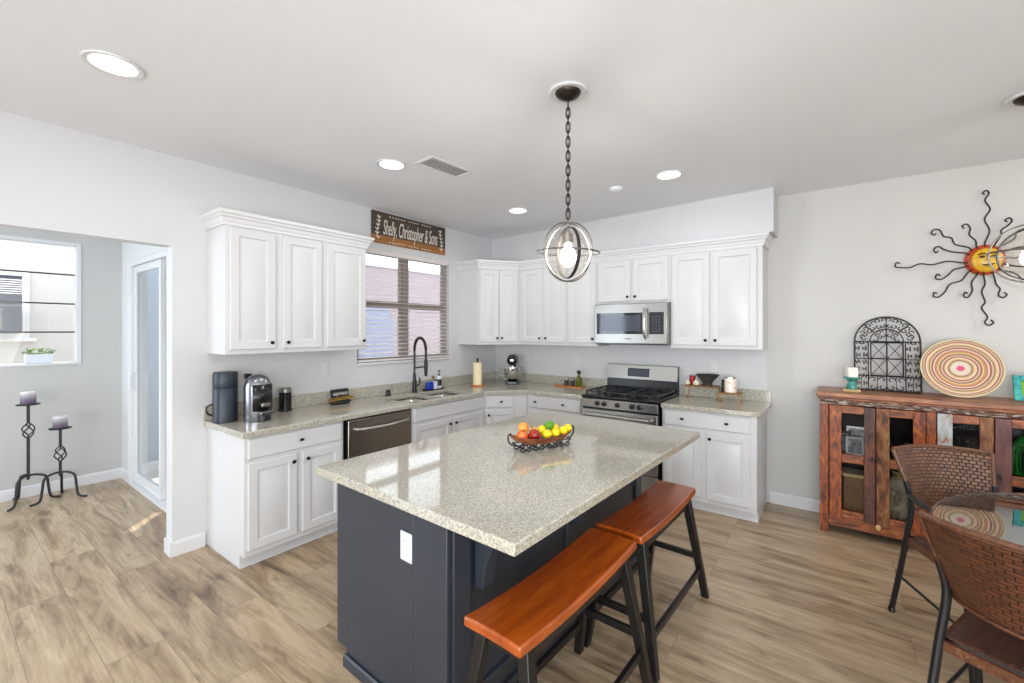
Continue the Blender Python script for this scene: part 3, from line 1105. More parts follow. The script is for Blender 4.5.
# dishwasher
t = thing('dishwasher', 'stainless steel dishwasher under the granite worktop', 'dishwasher', (0.001, -2.624, 0), R90)
W = 0.665
MB().box(0.004, W - .004, -0.57, -0.02, 0.10, ZB - .002).build('body', M['blackplastic'], t)
b = MB()
b.box(0.03, W - .02, -0.622, -0.575, 0.115, ZB - .012)
dd = b.build('door', M['dwsteel'], t, bevel=.006)
hb = smooth_path([(.075, -.628, .778), (.12, -.662, .772), (.34, -.682, .766), (.55, -.662, .772), (.605, -.628, .778)], 6)
MB().tube(hb, .013, 10).build('handle', M['steel'], dd)
MB().box(0.01, W - .01, -0.535, -0.52, 0.0, 0.10).build('kick_plate', M['blackplastic'], t)

# worktop, L shaped with a cut-out for the double sink
SX0, SX1, SYA, SYB, SYC, SYD = 0.172, 0.570, -1.945, -1.565, -1.525, -1.135
t = thing('worktop', 'speckled granite L-shaped worktop along window wall and stove wall', 'worktop', (0, 0, CT))
b = MB()


# outline with the diagonal inner corner; the two bowl openings are bridged into it row by row
X0, X1, XD = 0.0, 0.645, 0.952
YD0, YD1 = -0.985, -0.642


grid_with_holes(b, [0, SX0, SX1, X1], [-3.352, SYA, SYB, SYC, SYD, YD0], lambda x, y: not (SX0 < x < SX1 and (SYA < y < SYB or SYC < y < SYD)), -TH, 0)
b.prism([(0, YD0), (X1, YD0), (XD, YD1), (1.614, YD1), (1.614, 0), (0, 0)], -TH, 0)
b.build('slab', M['granite'], t, bevel=.006)
tag(MB().box(0.0005, .02, -3.352, -.0205, CT + 0.0005, CT + .104).build('backsplash', M['granite'], bevel=.002), 'low granite backsplash strip below the window and its wall outlets', 'backsplash')
tag(MB().box(0.0005, 1.612, -.02, -.0005, CT + 0.0005, CT + .104).build('backsplash', M['granite'], bevel=.002), 'low granite backsplash strip behind the spice board, up to the stove', 'backsplash')
t = thing('worktop', 'short granite worktop with a rounded corner, right of the stove', 'worktop', (2.388, 0, CT))
pl = [(0, -.0), (0, -.645), (.69, -.645)] + [(.69 + .1 * math.sin(a), -.545 - .1 * math.cos(a)) for a in [PI / 2 * i / 6 for i in range(1, 7)]] + [(.79, -.0)]
MB().prism(pl, -TH, 0).build('slab', M['granite'], t, bevel=.006)
tag(MB().prism([(2.388, CT + 0.0005), (3.173, CT + 0.0005), (3.173, CT + .085), (3.153, CT + .104), (2.388, CT + .104)], -.02, -.0005, 'y').build('backsplash', M['granite'], bevel=.002), 'short granite backsplash strip behind the riser shelves', 'backsplash')

# sink
t = thing('kitchen_sink', 'stainless double-bowl sink set into granite below the window', 'sink', (0, 0, CT - TH))


def bowl(y0, y1):
    def rr(i, z):
        x0, x1, a, c = SX0 - .006 + i, SX1 + .006 - i, y0 - .006 + i, y1 + .006 - i
        r = .05
        out = []
        for cx_, cy_, s in ((x1 - r, c - r, 0), (x0 + r, c - r, 1), (x0 + r, a + r, 2), (x1 - r, a + r, 3)):
            for k in range(5):
                an = PI / 2 * (s + k / 4)
                out.append((cx_ + r * math.cos(an), cy_ + r * math.sin(an), z))
        return out
    b = MB()
    b.rects([rr(0, -.001), rr(.004, -.10), rr(.012, -.17), rr(.04, -.185)], False, True)
    o = b.build('bowl', M['sinksteel'], t, solid=.002)
    cx_, cy_ = (SX0 + SX1) / 2, (y0 + y1) / 2
    MB().lathe([(.0, -.183), (.03, -.182), (.042, -.182), (.042, -.184)], 20, (cx_, cy_, 0)).build('drain', M['chrome'], o)


bowl(SYA, SYB)
bowl(SYC, SYD)

# ------------------------------------------------------------------ wall cabinets
def wall_cabinet(label, loc, rz, W, z0, z1, depth, doors, side=False):
    t = thing('wall_cabinet', label, 'cabinet', loc, rz, 'white kitchen wall cabinets')
    MB().box(0, W, -depth, 0, z0, z1).build('body', M['cab'], t, bevel=.002)
    for x0, x1, a, c, kx in doors:
        o = MB().door(x0, x1, a, c, -depth - .0005).build('door', M['cab'], t)
        knob(o, kx, -depth - .018, a + .045)
    return t


UD, UZ0, UZ1 = 0.316, 1.380, 2.285
dz0, dz1 = 1.412, 2.252
wall_cabinet('white two-door wall cabinet above the coffee machine', (0.001, -3.330, 0), R90, 0.708, UZ0, UZ1, UD,
             [(.027, .328, dz0, dz1, .295), (.382, .686, dz0, dz1, .412)])
wall_cabinet('white single-door wall cabinet left of the window', (0.001, -2.621, 0), R90, 0.398, UZ0, UZ1, UD,
             [(.024, .385, dz0, dz1, .355)])
diagonal('wall_cabinet', 'white diagonal corner wall cabinet with two narrow doors, right of the window', [(.001, -.001), (.001, -.712), (UD, -.712), (.600, -UD), (.600, -.001)],
         Vector((UD, -.712, 0)), Vector((.600, -UD, 0)), UZ0, UZ1,
         [('door', .012, .236, dz0, dz1, [(.212, dz0 + .045)]), ('door', .244, .470, dz0, dz1, [(.270, dz0 + .045)])], None, 'white kitchen wall cabinets')
wall_cabinet('white two-door wall cabinet above the stand mixer', (0.602, -0.001, 0), 0, 0.664, UZ0, UZ1, UD,
             [(.046, .340, dz0, dz1, .312), (.368, .648, dz0, dz1, .396)])
wall_cabinet('white single-door wall cabinet left of the microwave', (1.267, -0.001, 0), 0, 0.357, UZ0, UZ1, UD,
             [(.018, .343, dz0, dz1, .313)])
wall_cabinet('short white two-door cabinet directly above the microwave', (1.625, -0.001, 0), 0, 0.752, 1.815, UZ1, UD,
             [(.018, .366, 1.838, dz1, .338), (.388, .735, 1.838, dz1, .416)])
wall_cabinet('white two-door wall cabinet right of the microwave, by the grey wall', (2.378, -0.001, 0), 0, 0.764, UZ0, UZ1, UD,
             [(.016, .346, dz0, dz1, .316), (.368, .724, dz0, dz1, .398)])

# crown moulding: profile swept along the cabinet tops
CR = [(0.0, 2.266), (0.010, 2.266), (0.010, 2.284), (0.016, 2.288), (0.024, 2.312), (0.036, 2.322), (0.036, 2.332), (0.046, 2.338), (0.050, 2.346), (0.050, 2.362), (0.0, 2.362)]


def crown(name, path):
    """path: corners in plan with the room on the right-hand side of travel"""
    P = [Vector((x, y, 0)) for x, y in path]
    loops = []
    for i, p in enumerate(P):
        d1 = (P[i] - P[i - 1]).normalized() if i else None
        d2 = (P[i + 1] - P[i]).normalized() if i < len(P) - 1 else None
        n1 = Vector((d1.y, -d1.x, 0)) if d1 else None
        n2 = Vector((d2.y, -d2.x, 0)) if d2 else None
        if n1 is None:
            off = n2
        elif n2 is None:
            off = n1
        else:
            m_ = (n1 + n2).normalized()
            off = m_ / m_.dot(n1)
        loops.append([(p.x + off.x * o_, p.y + off.y * o_, z) for o_, z in CR])
    b = MB()
    b.rects(loops, True, True)
    struct(name, b, M['trim'], angle=22)


e = 0.0015
crown('trim_2', [(0.0, -3.332), (UD + e, -3.332), (UD + e, -2.221), (0.0, -2.221)])
crown('trim_3', [(0.0, -0.7135), (UD + e, -0.7135), (.600, -UD - e), (3.144, -UD - e), (3.144, 0.0)])

# microwave
t = thing('microwave', 'stainless over-the-range microwave with a dark window', 'microwave', (1.628, -0.001, 1.405))
W, HH = 0.746, 0.408
MB().box(0, W, -.375, 0, 0.006, HH).build('body', M['steel'], t, bevel=.003)
b = MB()
b.box(0.002, W - .002, -.405, -.376, .012, HH - .004)
fr = b.build('door', M['steel'], t, bevel=.005)
MB().box(.03, .53, -.408, -.4045, .105, .315).build('window', M['darkglass'], fr, bevel=.001)
MB().box(.075, .49, -.4095, -.4075, .135, .290).build('screen', M['display'], fr)
MB().box(.575, .715, -.408, -.4045, .105, .315).build('control_panel', M['darkglass'], fr, bevel=.001)
b = MB()
for i in range(3):
    for j in range(6):
        b.box(.605 + i * .03, .622 + i * .03, -.4095, -.4078, .125 + j * .028, .140 + j * .028)
b.build('buttons', M['display'], fr)
MB().tube(smooth_path([(.545, -.405, .065), (.545, -.45, .10), (.545, -.462, .21), (.545, -.45, .33), (.545, -.405, .365)], 6), .014, 10).build('handle', M['chrome'], fr)
MB().box(.01, W - .01, -.395, -.05, 0, .0055).build('vent_grille', M['blackplastic'], t)
MB().box(.33, .40, -.4065, -.4045, .055, .062).build('badge', M['blackplastic'], fr)

# stove
t = thing('gas_stove', 'freestanding stainless gas stove with black cooktop', 'stove', (1.622, -0.012, 0))
W = 0.756
MB().box(0.002, W - .002, -.64, -.005, 0.03, 0.895).build('body', M['black'], t)
MB().box(0.0, W, -.665, -.075, .8955, .918).build('cooktop', M['black'], t, bevel=.006)
b = MB()
b.prism([(-.640, .80), (-.668, .805), (-.672, .885), (-.64, .893)], 0.004, W - .004, 'x')
cp = b.build('control_panel', M['steel'], t, bevel=.003)
for kx in (.175, .245, .378, .520, .590):
    bb = MB()
    bb.M = Matrix.Translation((kx, -.672, .848)) @ Matrix.Rotation(PI / 2, 4, 'X')
    bb.lathe([(.024, 0), (.024, .006), (.019, .008), (.017, .028), (.0, .029)], 16)
    bb.box(-.004, .004, -.017, .017, .028, .034)
    bb.build('knob', M['blackplastic'], cp)
b = MB()
b.box(.006, W - .006, -.672, -.641, .245, .785)
od = b.build('oven_door', M['steel'], t, bevel=.004)
MB().box(.12, W - .12, -.674, -.6715, .36, .63).build('oven_window', M['darkglass'], od)
MB().tube(smooth_path([(.05, -.672, .742), (.065, -.715, .742), (.12, -.722, .742), (W - .12, -.722, .742), (W - .065, -.715, .742), (W - .05, -.672, .742)], 5), .014, 10).build('handle', M['steel'], od)
MB().box(.006, W - .006, -.668, -.641, .05, .235).build('storage_drawer', M['steel'], t, bevel=.004)
# back guard with display
b = MB()
b.prism([(-.005, .90), (-.072, .90), (-.062, 1.03), (-.085, 1.045), (-.060, 1.175), (-.045, 1.182), (-.005, 1.18)], .004, W - .004, 'x')
bgd = b.build('back_guard', M['black'], t)
b = MB()
b.hexa([(.0, -.094, 1.035), (W, -.094, 1.035), (W, -.084, 1.035), (.0, -.084, 1.035)],
       [(.0, -.068, 1.182), (W, -.068, 1.182), (W, -.056, 1.182), (.0, -.056, 1.182)])
b.build('steel_panel', M['steel'], bgd, bevel=.003)
b = MB()
b.hexa([(.245, -.0915, 1.065), (.475, -.0915, 1.065), (.475, -.08, 1.065), (.245, -.08, 1.065)],
       [(.245, -.0765, 1.150), (.475, -.0765, 1.150), (.475, -.066, 1.150), (.245, -.066, 1.150)])
b.build('display_panel', M['darkglass'], bgd)
b = MB()
b.hexa([(.262, -.0927, 1.075), (.458, -.0927, 1.075), (.458, -.082, 1.075), (.262, -.082, 1.075)],
       [(.262, -.0795, 1.142), (.458, -.0795, 1.142), (.458, -.069, 1.142), (.262, -.069, 1.142)])
b.build('clock_screen', M['display'], bgd)
# three cast grates and burners
for gx in (.025, .265, .505):
    b = MB()
    x0, x1, y0, y1, z = gx, gx + .226, -.60, -.12, .948
    for x in (x0, x1):
        b.bar((x, y0, z), (x, y1, z), .012, .014)
    for y in (y0, (y0 + y1) / 2, y1):
        b.bar((x0, y, z), (x1, y, z), .012, .014)
    cx_ = (x0 + x1) / 2
    for y in (y0 + .12, y1 - .12):
        b.bar((x0, y, z + .003), (cx_ - .03, y, z + .003), .01, .014)
        b.bar((cx_ + .03, y, z + .003), (x1, y, z + .003), .01, .014)
        b.bar((cx_, y - .12, z + .003), (cx_, y - .03, z + .003), .01, .014)
        b.bar((cx_, y + .03, z + .003), (cx_, y + .12, z + .003), .01, .014)
    for x in (x0, x1):
        for y in (y0, y1):
            b.box(x - .007, x + .007, y - .007, y + .007, .9185, z)
    b.build('grate', M['matblack'], t)
    for y in (y0 + .12, y1 - .12):
        MB().lathe([(.045, .9185), (.045, .926), (.03, .930), (.03, .936), (.0, .937)], 18, (cx_, y, 0)).build('burner', M['matblack'], t)
b = MB()
for x in (.05, W - .05):
    for y in (-.58, -.08):
        b.box(x - .02, x + .02, y - .02, y + .02, 0, .03)
b.build('feet', M['blackplastic'], t)

# ================================================================== ISLAND
IR = -0.042
ic, isn = math.cos(IR), math.sin(IR)


def isl(x, y):
    """plan point of the island's own grid -> world"""
    return (2.3 + (x - 2.3) * ic - (y + 2.5) * isn, -2.5 + (x - 2.3) * isn + (y + 2.5) * ic)


t = thing('kitchen_island', 'navy blue kitchen island base under the large granite top', 'kitchen island', (*isl(2.3, -2.5), 0), IR)


def I(mb):
    mb.M = Matrix.Translation((-2.3, 2.5, 0))
    return mb


bx0, bx1, by0, by1 = 1.785, 2.545, -3.40, -1.66
zt = CT - TH - .001
b = I(MB())
b.prism([(bx0, zt), (bx0, .075), (bx0 + .075, .075), (bx0 + .075, 0), (bx1, 0), (bx1, zt)], by0 + .02, by1, 'y')
b.build('carcass', M['navy'], t)
b = I(MB())
b.prism([(bx0 - .002, zt), (bx0 - .002, .075), (bx0 + .075, .075), (bx0 + .075, 0), (2.352, 0), (2.352, zt)], by0, by0 + .0195, 'y')
b.build('end_panel', M['navy'], t, bevel=.002)
b = I(MB())
b.box(2.356, bx1 + .003, by0 - .004, by0 + .0195, 0, zt)
b.build('end_post', M['navy'], t, bevel=.004)
b = I(MB())
b.box(bx0 + .075, bx1 + .014, by0 - .016, by0 - .0045, 0, .045)
b.box(bx1 + .0165, bx1 + .030, by0 - .0045, by1, 0, .085)
b.hexa([(bx0 + .075, by0 - .016, .045), (bx1 + .014, by0 - .016, .045), (bx1 + .014, by0 - .0045, .045), (bx0 + .075, by0 - .0045, .045)],
       [(bx0 + .075, by0 - .009, .055), (bx1 + .008, by0 - .009, .055), (bx1 + .008, by0 - .0045, .055), (bx0 + .075, by0 - .0045, .055)])
b.build('base_moulding', M['navy'], t, bevel=.002)
# corner strip and framed panels on the seating side
b = I(MB())
for a, c in ((by0 + .0195, by0 + .11), (-2.60, -2.52), (by1 - .09, by1)):
    b.box(bx1, bx1 + .016, a, c, .1, zt)
b.box(bx1, bx1 + .016, by0 + .11, by1 - .09, zt - .09, zt)
b.box(bx1, bx1 + .016, by0 + .11, by1 - .09, .0, .16)
b.build('panel_frame', M['navy'], t, bevel=.003)
# curved brackets carrying the overhang
for y in (by0 + .16, -2.52, by1 - .16):
    pts = [(bx1 + .016, zt), (bx1 + .27, zt), (bx1 + .27, zt - .035)]
    pts += [(bx1 + .27 - .21 * math.sin(a), zt - .035 - .26 * (1 - math.cos(a))) for a in [PI / 2 * i / 8 for i in range(1, 9)]]
    pts += [(bx1 + .016, zt - .31)]
    I(MB()).prism([(p[0], p[1]) for p in pts], y - .03, y + .03, 'y').build('bracket', M['navy'], t, bevel=.003)
# cabinet doors on the side facing the sink
for k in range(3):
    y0 = by0 + .05 + k * .57
    b = I(MB())
    b.M = b.M @ Matrix.Translation((bx0, 0, 0)) @ Matrix.Rotation(-PI / 2, 4, 'Z')
    b.door(-(y0 + .53), -y0, .12, .80, -.0005)
    d_ = b.build('door', M['navy'], t)
    kb = I(MB())
    kb.M = kb.M @ Matrix.Translation((bx0 - .018, y0 + .49, .74)) @ Matrix.Rotation(-PI / 2, 4, 'Y')
    kb.lathe([(0.005, 0), (0.005, 0.012), (.013, 0.016), (.013, 0.022), (0.0, 0.029)], 12)
    kb.build('knob', M['knob'], d_)
tt = thing('island_top', 'large polished granite slab on top of the navy island', 'worktop', (*isl(2.3, -2.5), CT - TH), IR)
b = I(MB())
tx0, tx1, ty0, ty1 = 1.7038, 2.9096, -3.4615, -1.5687
r = .05
pl = [(tx0, ty0), (tx1, ty0), (tx1, ty1)] + [(tx0 + r * (1 - math.sin(a)), ty1 - r * (1 - math.cos(a))) for a in [PI / 2 * i / 5 for i in range(6)]]
b.prism(pl, 0, TH)
b.build('slab', M['granite'], tt, bevel=.005)


def outlet(label, loc, rz, group='wall outlets'):
    t = thing('power_outlet', label, 'power outlet', loc, rz, group)
    MB().box(-.036, .036, -.006, 0, -.058, .058).build('cover_plate', M['plastic'], t, bevel=.003)
    for z in (-.026, .026):
        b = MB()
        b.M = Matrix.Translation((0, -.006, z)) @ Matrix.Rotation(PI / 2, 4, 'X')
        b.lathe([(.017, 0), (.017, .003), (.0, .0031)], 16)
        s = b.build('socket', M['plastic'], t)
        c = MB()
        for x in (-.006, .006):
            c.box(x - .0012, x + .0012, -.0100, -.0088, z - .005, z + .006)
        c.build('slots', M['ventgrey'], s)
    return t


outlet('white double outlet on the navy end panel of the island', (*isl(2.312, by0 - .0005), .685), IR)
outlet('white wall outlet under the single-door cabinet, left of the window', (0.0005, -2.42, 1.20), R90)
o = outlet('white wall outlet with a black plug in it, behind the coffee machine', (0.0005, -3.07, 1.17), R90)
outlet('white wall outlet under the corner cabinet, right of the stand mixer', (0.49, -.0005, 1.20), 0)
outlet('white wall outlet above the spice tray', (1.22, -.0005, 1.20), 0)
outlet('white wall outlet above the black stone bowl', (2.70, -.0005, 1.20), 0)
t = thing('power_plug', 'black plug pushed into the outlet behind the coffee machine', 'plug', (0.0105, -3.07, 1.196), R90)
MB().box(-.02, .02, -.045, 0, -.018, .02).build('plug_body', M['blackplastic'], t, bevel=.005)
MB().tube(smooth_path([(0, -.03, -.018), (.005, -.035, -.07), (.02, -.03, -.16), (.0, -.03, -.25), (.01, -.05, -.292)]), .003, 6).build('cord', M['blackplastic'], t)

# ================================================================== STOOLS
def saddle_stool(label, L, loc, rz):
    """bench stool; long side along local y"""
    t = thing('saddle_stool', label, 'stool', loc, rz, 'saddle stools at the island')
    hw, hl, zt = .118, L / 2, .62

    def top(x, y):
        return zt - .020 * (1 - (y / hl) ** 2) - .004 * (x / hw) ** 2
    b = MB()
    nu, nv, th = 6, 16, .036
    vs, fs = [], []
    for s in (0, 1):
        for j in range(nv + 1):
            for i in range(nu + 1):
                x = -hw + 2 * hw * i / nu
                y = -hl + L * j / nv
                vs.append((x, y, top(x, y) - s * th))
    n1 = (nu + 1) * (nv + 1)
    for j in range(nv):
        for i in range(nu):
            a = j * (nu + 1) + i
            fs.append((a, a + 1, a + nu + 2, a + nu + 1))
            fs.append((n1 + a + nu + 1, n1 + a + nu + 2, n1 + a + 1, n1 + a))
    for j in range(nv):
        a = j * (nu + 1)
        fs.append((a, a + nu + 1, n1 + a + nu + 1, n1 + a))
        c = a + nu
        fs.append((c + nu + 1, c, n1 + c, n1 + c + nu + 1))
    for i in range(nu):
        fs.append((i + 1, i, n1 + i, n1 + i + 1))
        c = nv * (nu + 1) + i
        fs.append((c, c + 1, n1 + c + 1, n1 + c))
    b.add(vs, fs)
    b.build('seat', M['stool_wood'], t, bevel=.009, seg=3)
    tops, feet = {}, {}
    for sx in (-1, 1):
        for sy in (-1, 1):
            p = Vector((sx * (hw - .035), sy * (hl - .075), .572))
            q = Vector((sx * (hw + .055), sy * (hl - .01), 0))
            tops[(sx, sy)], feet[(sx, sy)] = p, q
            b = MB()
            w0, w1 = .022, .018
            c = [(-1, -1), (1, -1), (1, 1), (-1, 1)]
            b.hexa([(q.x + a * w1, q.y + d * w1, 0) for a, d in c], [(p.x + a * w0, p.y + d * w0, p.z) for a, d in c])
            b.build('leg', M['stool_black'], t, bevel=.003)

    def at(k, z):
        p, q = tops[k], feet[k]
        return q + (p - q) * (z / p.z)
    for sx in (-1, 1):
        MB().bar(at((sx, -1), .545), at((sx, 1), .545), .02, .05).build('apron', M['stool_black'], t)
        MB().bar(at((sx, -1), .16), at((sx, 1), .16), .02, .032).build('stretcher', M['stool_black'], t, bevel=.002)
    for sy in (-1, 1):
        MB().bar(at((-1, sy), .545), at((1, sy), .545), .02, .05).build('apron', M['stool_black'], t)
        MB().bar(at((-1, sy), .235), at((1, sy), .235), .02, .032).build('stretcher', M['stool_black'], t, bevel=.002)
    return t


saddle_stool('honey wood saddle stool nearest the camera, near front corner of the island', .84, (2.806, -3.085, 0), IR)
saddle_stool('honey wood saddle stool farther along the island, facing the stove end', .80, (2.845, -2.222, 0), IR)

# ================================================================== FRUIT
FA = math.radians(66)
fc = (2.345, -2.515)
t = thing('fruit_stand', 'carved wooden oval tray on scrolled iron feet, on the island', 'fruit tray', (*fc, CT), FA)
b = MB()


def ov(a, rx, ry, z):
    # long oval with pointed, raised ends
    c_, s_ = math.cos(a), math.sin(a)
    return (rx * c_, ry * s_ * (1 - .15 * abs(c_) ** 3), z + .022 * abs(c_) ** 4)


n = 36
loops = []
for rx, ry, z in ((.12, .028, .030), (.170, .050, .036), (.196, .066, .056), (.204, .072, .068), (.200, .070, .0695), (.190, .062, .060), (.165, .044, .043), (.12, .026, .038)):
    loops.append([ov(2 * PI * k / n, rx, ry, z) for k in range(n)])
b.rects(loops, True, True)
b.build('tray', M['traywood'], t)
for sy in (-1, 1):
    b = MB()
    y = sy * .036
    for x in (-.125, -.045, .045, .125):
        b.tube(smooth_path([(x - .045, y, .040), (x - .022, y, .026), (x + .008, y, .005), (x + .026, y, .005), (x + .033, y, .015), (x + .024, y, .022), (x + .017, y, .015)], 4), .0036, 6)
        b.tube(smooth_path([(x + .045, y, .040), (x + .022, y, .026), (x - .008, y, .0055), (x - .026, y, .0055), (x - .033, y, .015), (x - .024, y, .022), (x - .017, y, .015)], 4), .0036, 6)
    b.tube([(-.17, y, .038), (.17, y, .038)], .0034, 6)
    b.build('scroll_foot', M['iron'], t)
for sx in (-1, 1):
    b = MB()
    b.tube(smooth_path([(sx * .165, 0, .036), (sx * .195, 0, .040), (sx * .212, 0, .060), (sx * .214, 0, .088), (sx * .203, 0, .098), (sx * .196, 0, .090)], 5), .0045, 6)
    b.build('scroll_handle', M['iron'], t)


def fpos(x, y):
    x *= .97
    return (fc[0] + x * math.cos(FA) - y * math.sin(FA), fc[1] + x * math.sin(FA) + y * math.cos(FA))


def fruit(name, label, cat, x, y, z, mat, group, r=.034, kind='round', rot=(0, 0, 0)):
    b = MB()
    if kind == 'round':
        b.lathe([(0, -.88 * r), (.35 * r, -.93 * r), (.7 * r, -.74 * r), (.95 * r, -.3 * r), (1.0 * r, .1 * r), (.9 * r, .5 * r), (.62 * r, .80 * r), (.3 * r, .86 * r), (.12 * r, .78 * r), (0, .7 * r)], 20)
    else:
        b.lathe([(0, -1.32 * r), (.14 * r, -1.25 * r), (.24 * r, -1.1 * r), (.62 * r, -.85 * r), (.93 * r, -.4 * r), (1.0 * r, 0), (.93 * r, .4 * r), (.62 * r, .85 * r), (.22 * r, 1.14 * r), (0, 1.2 * r)], 20)
    t = thing(name, label, cat, (*fpos(x, y), CT + z - .036), FA, group)
    o = b.build('skin' if kind == 'round' else 'peel', mat, t)
    o.rotation_euler = rot
    if kind == 'round':
        s = MB().tube([(0, 0, .68 * r), (.002, .001, .95 * r), (.005, .002, 1.12 * r)], .0016, 6).build('stem', M['bronze'], t)
        s.rotation_euler = rot
    return t


G = 'fruit in the wooden tray'
fruit('peach', 'orange and red peach at the near end of the tray', 'peach', -.135, -.004, .114, M['peach'], G, .032, rot=(.3, .2, 0))
fruit('peach', 'golden peach behind and above the red one in the tray', 'peach', -.102, .036, .150, M['gold_peach'], G, .031, rot=(-.2, .4, 1))
fruit('apple', 'dark red apple in the middle of the tray beside the lemons', 'apple', -.062, -.016, .116, M['apple'], G, .032, rot=(.4, .5, 0))
fruit('apple', 'small pale apple tucked behind the dark red apple', 'apple', -.032, .038, .120, M['gold_peach'], G, .027, rot=(-.3, .1, 2))
lem = [(.018, -.02, .112, 'yellow lemon touching the dark red apple'), (.02, .033, .126, 'yellow lemon at the back, left of the lime'),
       (.075, -.022, .115, 'yellow lemon in front, below the lime'), (.105, .03, .126, 'yellow lemon at the back, right of the lime'),
       (.133, -.018, .120, 'second lemon from the far end of the tray, at the front'), (.178, .0, .124, 'yellow lemon at the far end of the tray')]
for k, (x, y, z, lb) in enumerate(lem):
    fruit('lemon', lb, 'lemon', x, y, z, M['lemon'], G, .025, 'long', (1.35, .3 * (k % 3), .7 + k * 1.1))
fruit('lime', 'single green lime lying on top of the lemons', 'lime', .056, .010, .153, M['lime'], G, .024, 'long', (1.4, .2, .9))

# ================================================================== WORKTOP THINGS
# left end
t = thing('water_canister', 'tall slate blue cylindrical appliance at the hall end of the worktop', 'canister', (.160, -3.270, CT))
MB().lathe([(.072, 0), (.077, .005), (.077, .235), (.0755, .238)], 32).build('body', M['slate'], t)
MB().lathe([(.0755, .2385), (.077, .242), (.077, .342), (.072, .352), (.0, .354)], 32).build('lid', M['slate'], t)
MB().tube(smooth_path([(-.02, -.074, .13), (-.02, -.104, .115), (-.02, -.11, .09), (-.02, -.10, .065), (-.02, -.074, .05)]), .006, 8).build('handle', M['blackplastic'], t)
t = thing('coffee_machine', 'titanium grey capsule coffee machine with a domed head and black front', 'coffee machine', (.295, -3.11, CT), math.radians(96))
b = MB()
b.lathe([(.088, 0), (.09, .006), (.09, .24), (.086, .265), (.074, .295), (.05, .318), (.02, .328), (0, .33)], 32)
b.build('body', M['titan'], t)
b = MB()
vs, fs = [], []
for j, z in enumerate((.075, .262)):
    for k in range(13):
        a = -PI / 2 + math.radians(50) * (k / 6 - 1)
        vs.append((.0925 * math.cos(a), .0925 * math.sin(a), z))
for k in range(12):
    fs.append((k, k + 1, 13 + k + 1, 13 + k))
b.add(vs, fs)
b.build('front_panel', M['black'], t, solid=.003)
MB().box(-.03, .03, -.108, -.085, .105, .13).build('spout', M['steel'], t, bevel=.004)
b = MB()
b.lathe([(.05, .012), (.05, .05), (.0, .051)], 24, (0, -.07, 0))
b.build('drip_tray', M['blackplastic'], t)
MB().box(-.05, .05, -.128, -.115, .055, .072).build('cup_rest', M['chrome'], t, bevel=.003)
t = thing('milk_frother', 'small black cylindrical milk frother with a steel lid', 'milk frother', (.088, -2.815, CT))
MB().lathe([(.046, 0), (.05, .004), (.05, .02), (.046, .024), (.046, .145), (.0465, .15)], 28).build('body', M['black'], t)
MB().lathe([(.0465, .1505), (.048, .152), (.048, .178), (.04, .186), (0, .187)], 28).build('lid', M['steel'], t)
t = thing('coffee_tray', 'small dark dish with gilt sticks on the worktop near the dishwasher', 'tray', (.135, -2.36, CT), R90)
MB().lathe([(.05, 0), (.085, .008), (.105, .024), (.100, .026), (.08, .013), (0, .011)], 28, sy=.62).build('dish', M['stone'], t)
for k, (a, dz) in enumerate(((.03, .0), (-.08, .011))):
    b = MB()
    b.tube([(-.115, -.02 + k * .02, .036 + dz), (.06, -.03 + k * .03, .044 + dz), (.112, -.03 + k * .03, .046 + dz)], [.006, .008, .010], 8)
    b.build('scoop', M['brass'], t)
t = thing('word_sign', 'small black sign reading espresso, leaning on the backsplash behind the dish', 'sign', (.052, -2.305, CT), R90)
b = MB()
b.M = Matrix.Rotation(-.2, 4, 'X')
b.box(-.085, .085, -.012, 0, .002, .118)
b.build('board', M['blackplastic'], t)
text_obj('lettering', 'espresso', .05, M['cream'], t, tuple(Matrix.Rotation(-.2, 4, 'X') @ Vector((0, -.0128, .078))), (PI / 2 - .2, 0, 0), .0005, .35, .82)

# sink things
t = thing('kitchen_faucet', 'black spring-neck kitchen faucet behind the sink', 'faucet', (.105, -1.49, CT), -.25)
MB().lathe([(.03, 0), (.03, .006), (.024, .012), (.024, .10), (.018, .13), (.0145, .20)], 20).build('body', M['matblack'], t)
pa = [(0, 0, .20), (0, 0, .42)] + arc((.125, 0, .445), .125, PI, 0.0, 12)[0:] + [(.25, 0, .36)]
nk = MB().tube(pa, .0105, 10).build('neck', M['matblack'], t)
b = MB()
sp = smooth_path([Vector(p) for p in pa], 6)
dist = 0
for i in range(0, len(sp) - 1, 1):
    d_ = (sp[i + 1] - sp[i])
    if d_.length < 1e-5:
        continue
    rot = d_.to_track_quat('Z', 'Y').to_matrix().to_4x4()
    b.M = Matrix.Translation(sp[i]) @ rot
    b.ring((0, 0, 0), .0125, .0022, n=12)
b.M = Matrix.Identity(4)
b.build('spring', M['matblack'], t)
MB().lathe([(.013, 0), (.016, .03), (.020, .09), (.018, .15), (.012, .17)], 16, (.25, 0, .19)).build('spray_head', M['matblack'], t)
MB().bar((0, 0, .255), (.245, 0, .285), .012, .016).build('support_arm', M['matblack'], t)
MB().tube(smooth_path([(0, .02, .07), (.0, .05, .075), (.0, .062, .11), (.0, .058, .15)]), .008, 8).build('lever', M['matblack'], t)
t = thing('air_gap', 'small black cap on the worktop left of the faucet', 'air gap', (.075, -1.80, CT))
MB().lathe([(.022, 0), (.022, .05), (.018, .058), (0, .06)], 18).build('cap', M['matblack'], t)
MB().lathe([(.026, 0), (.026, .006), (.0225, .008)], 18).build('collar', M['matblack'], t)
t = thing('sink_caddy', 'dark tray beside the faucet holding the soap things', 'tray', (.105, -1.225, CT), R90)
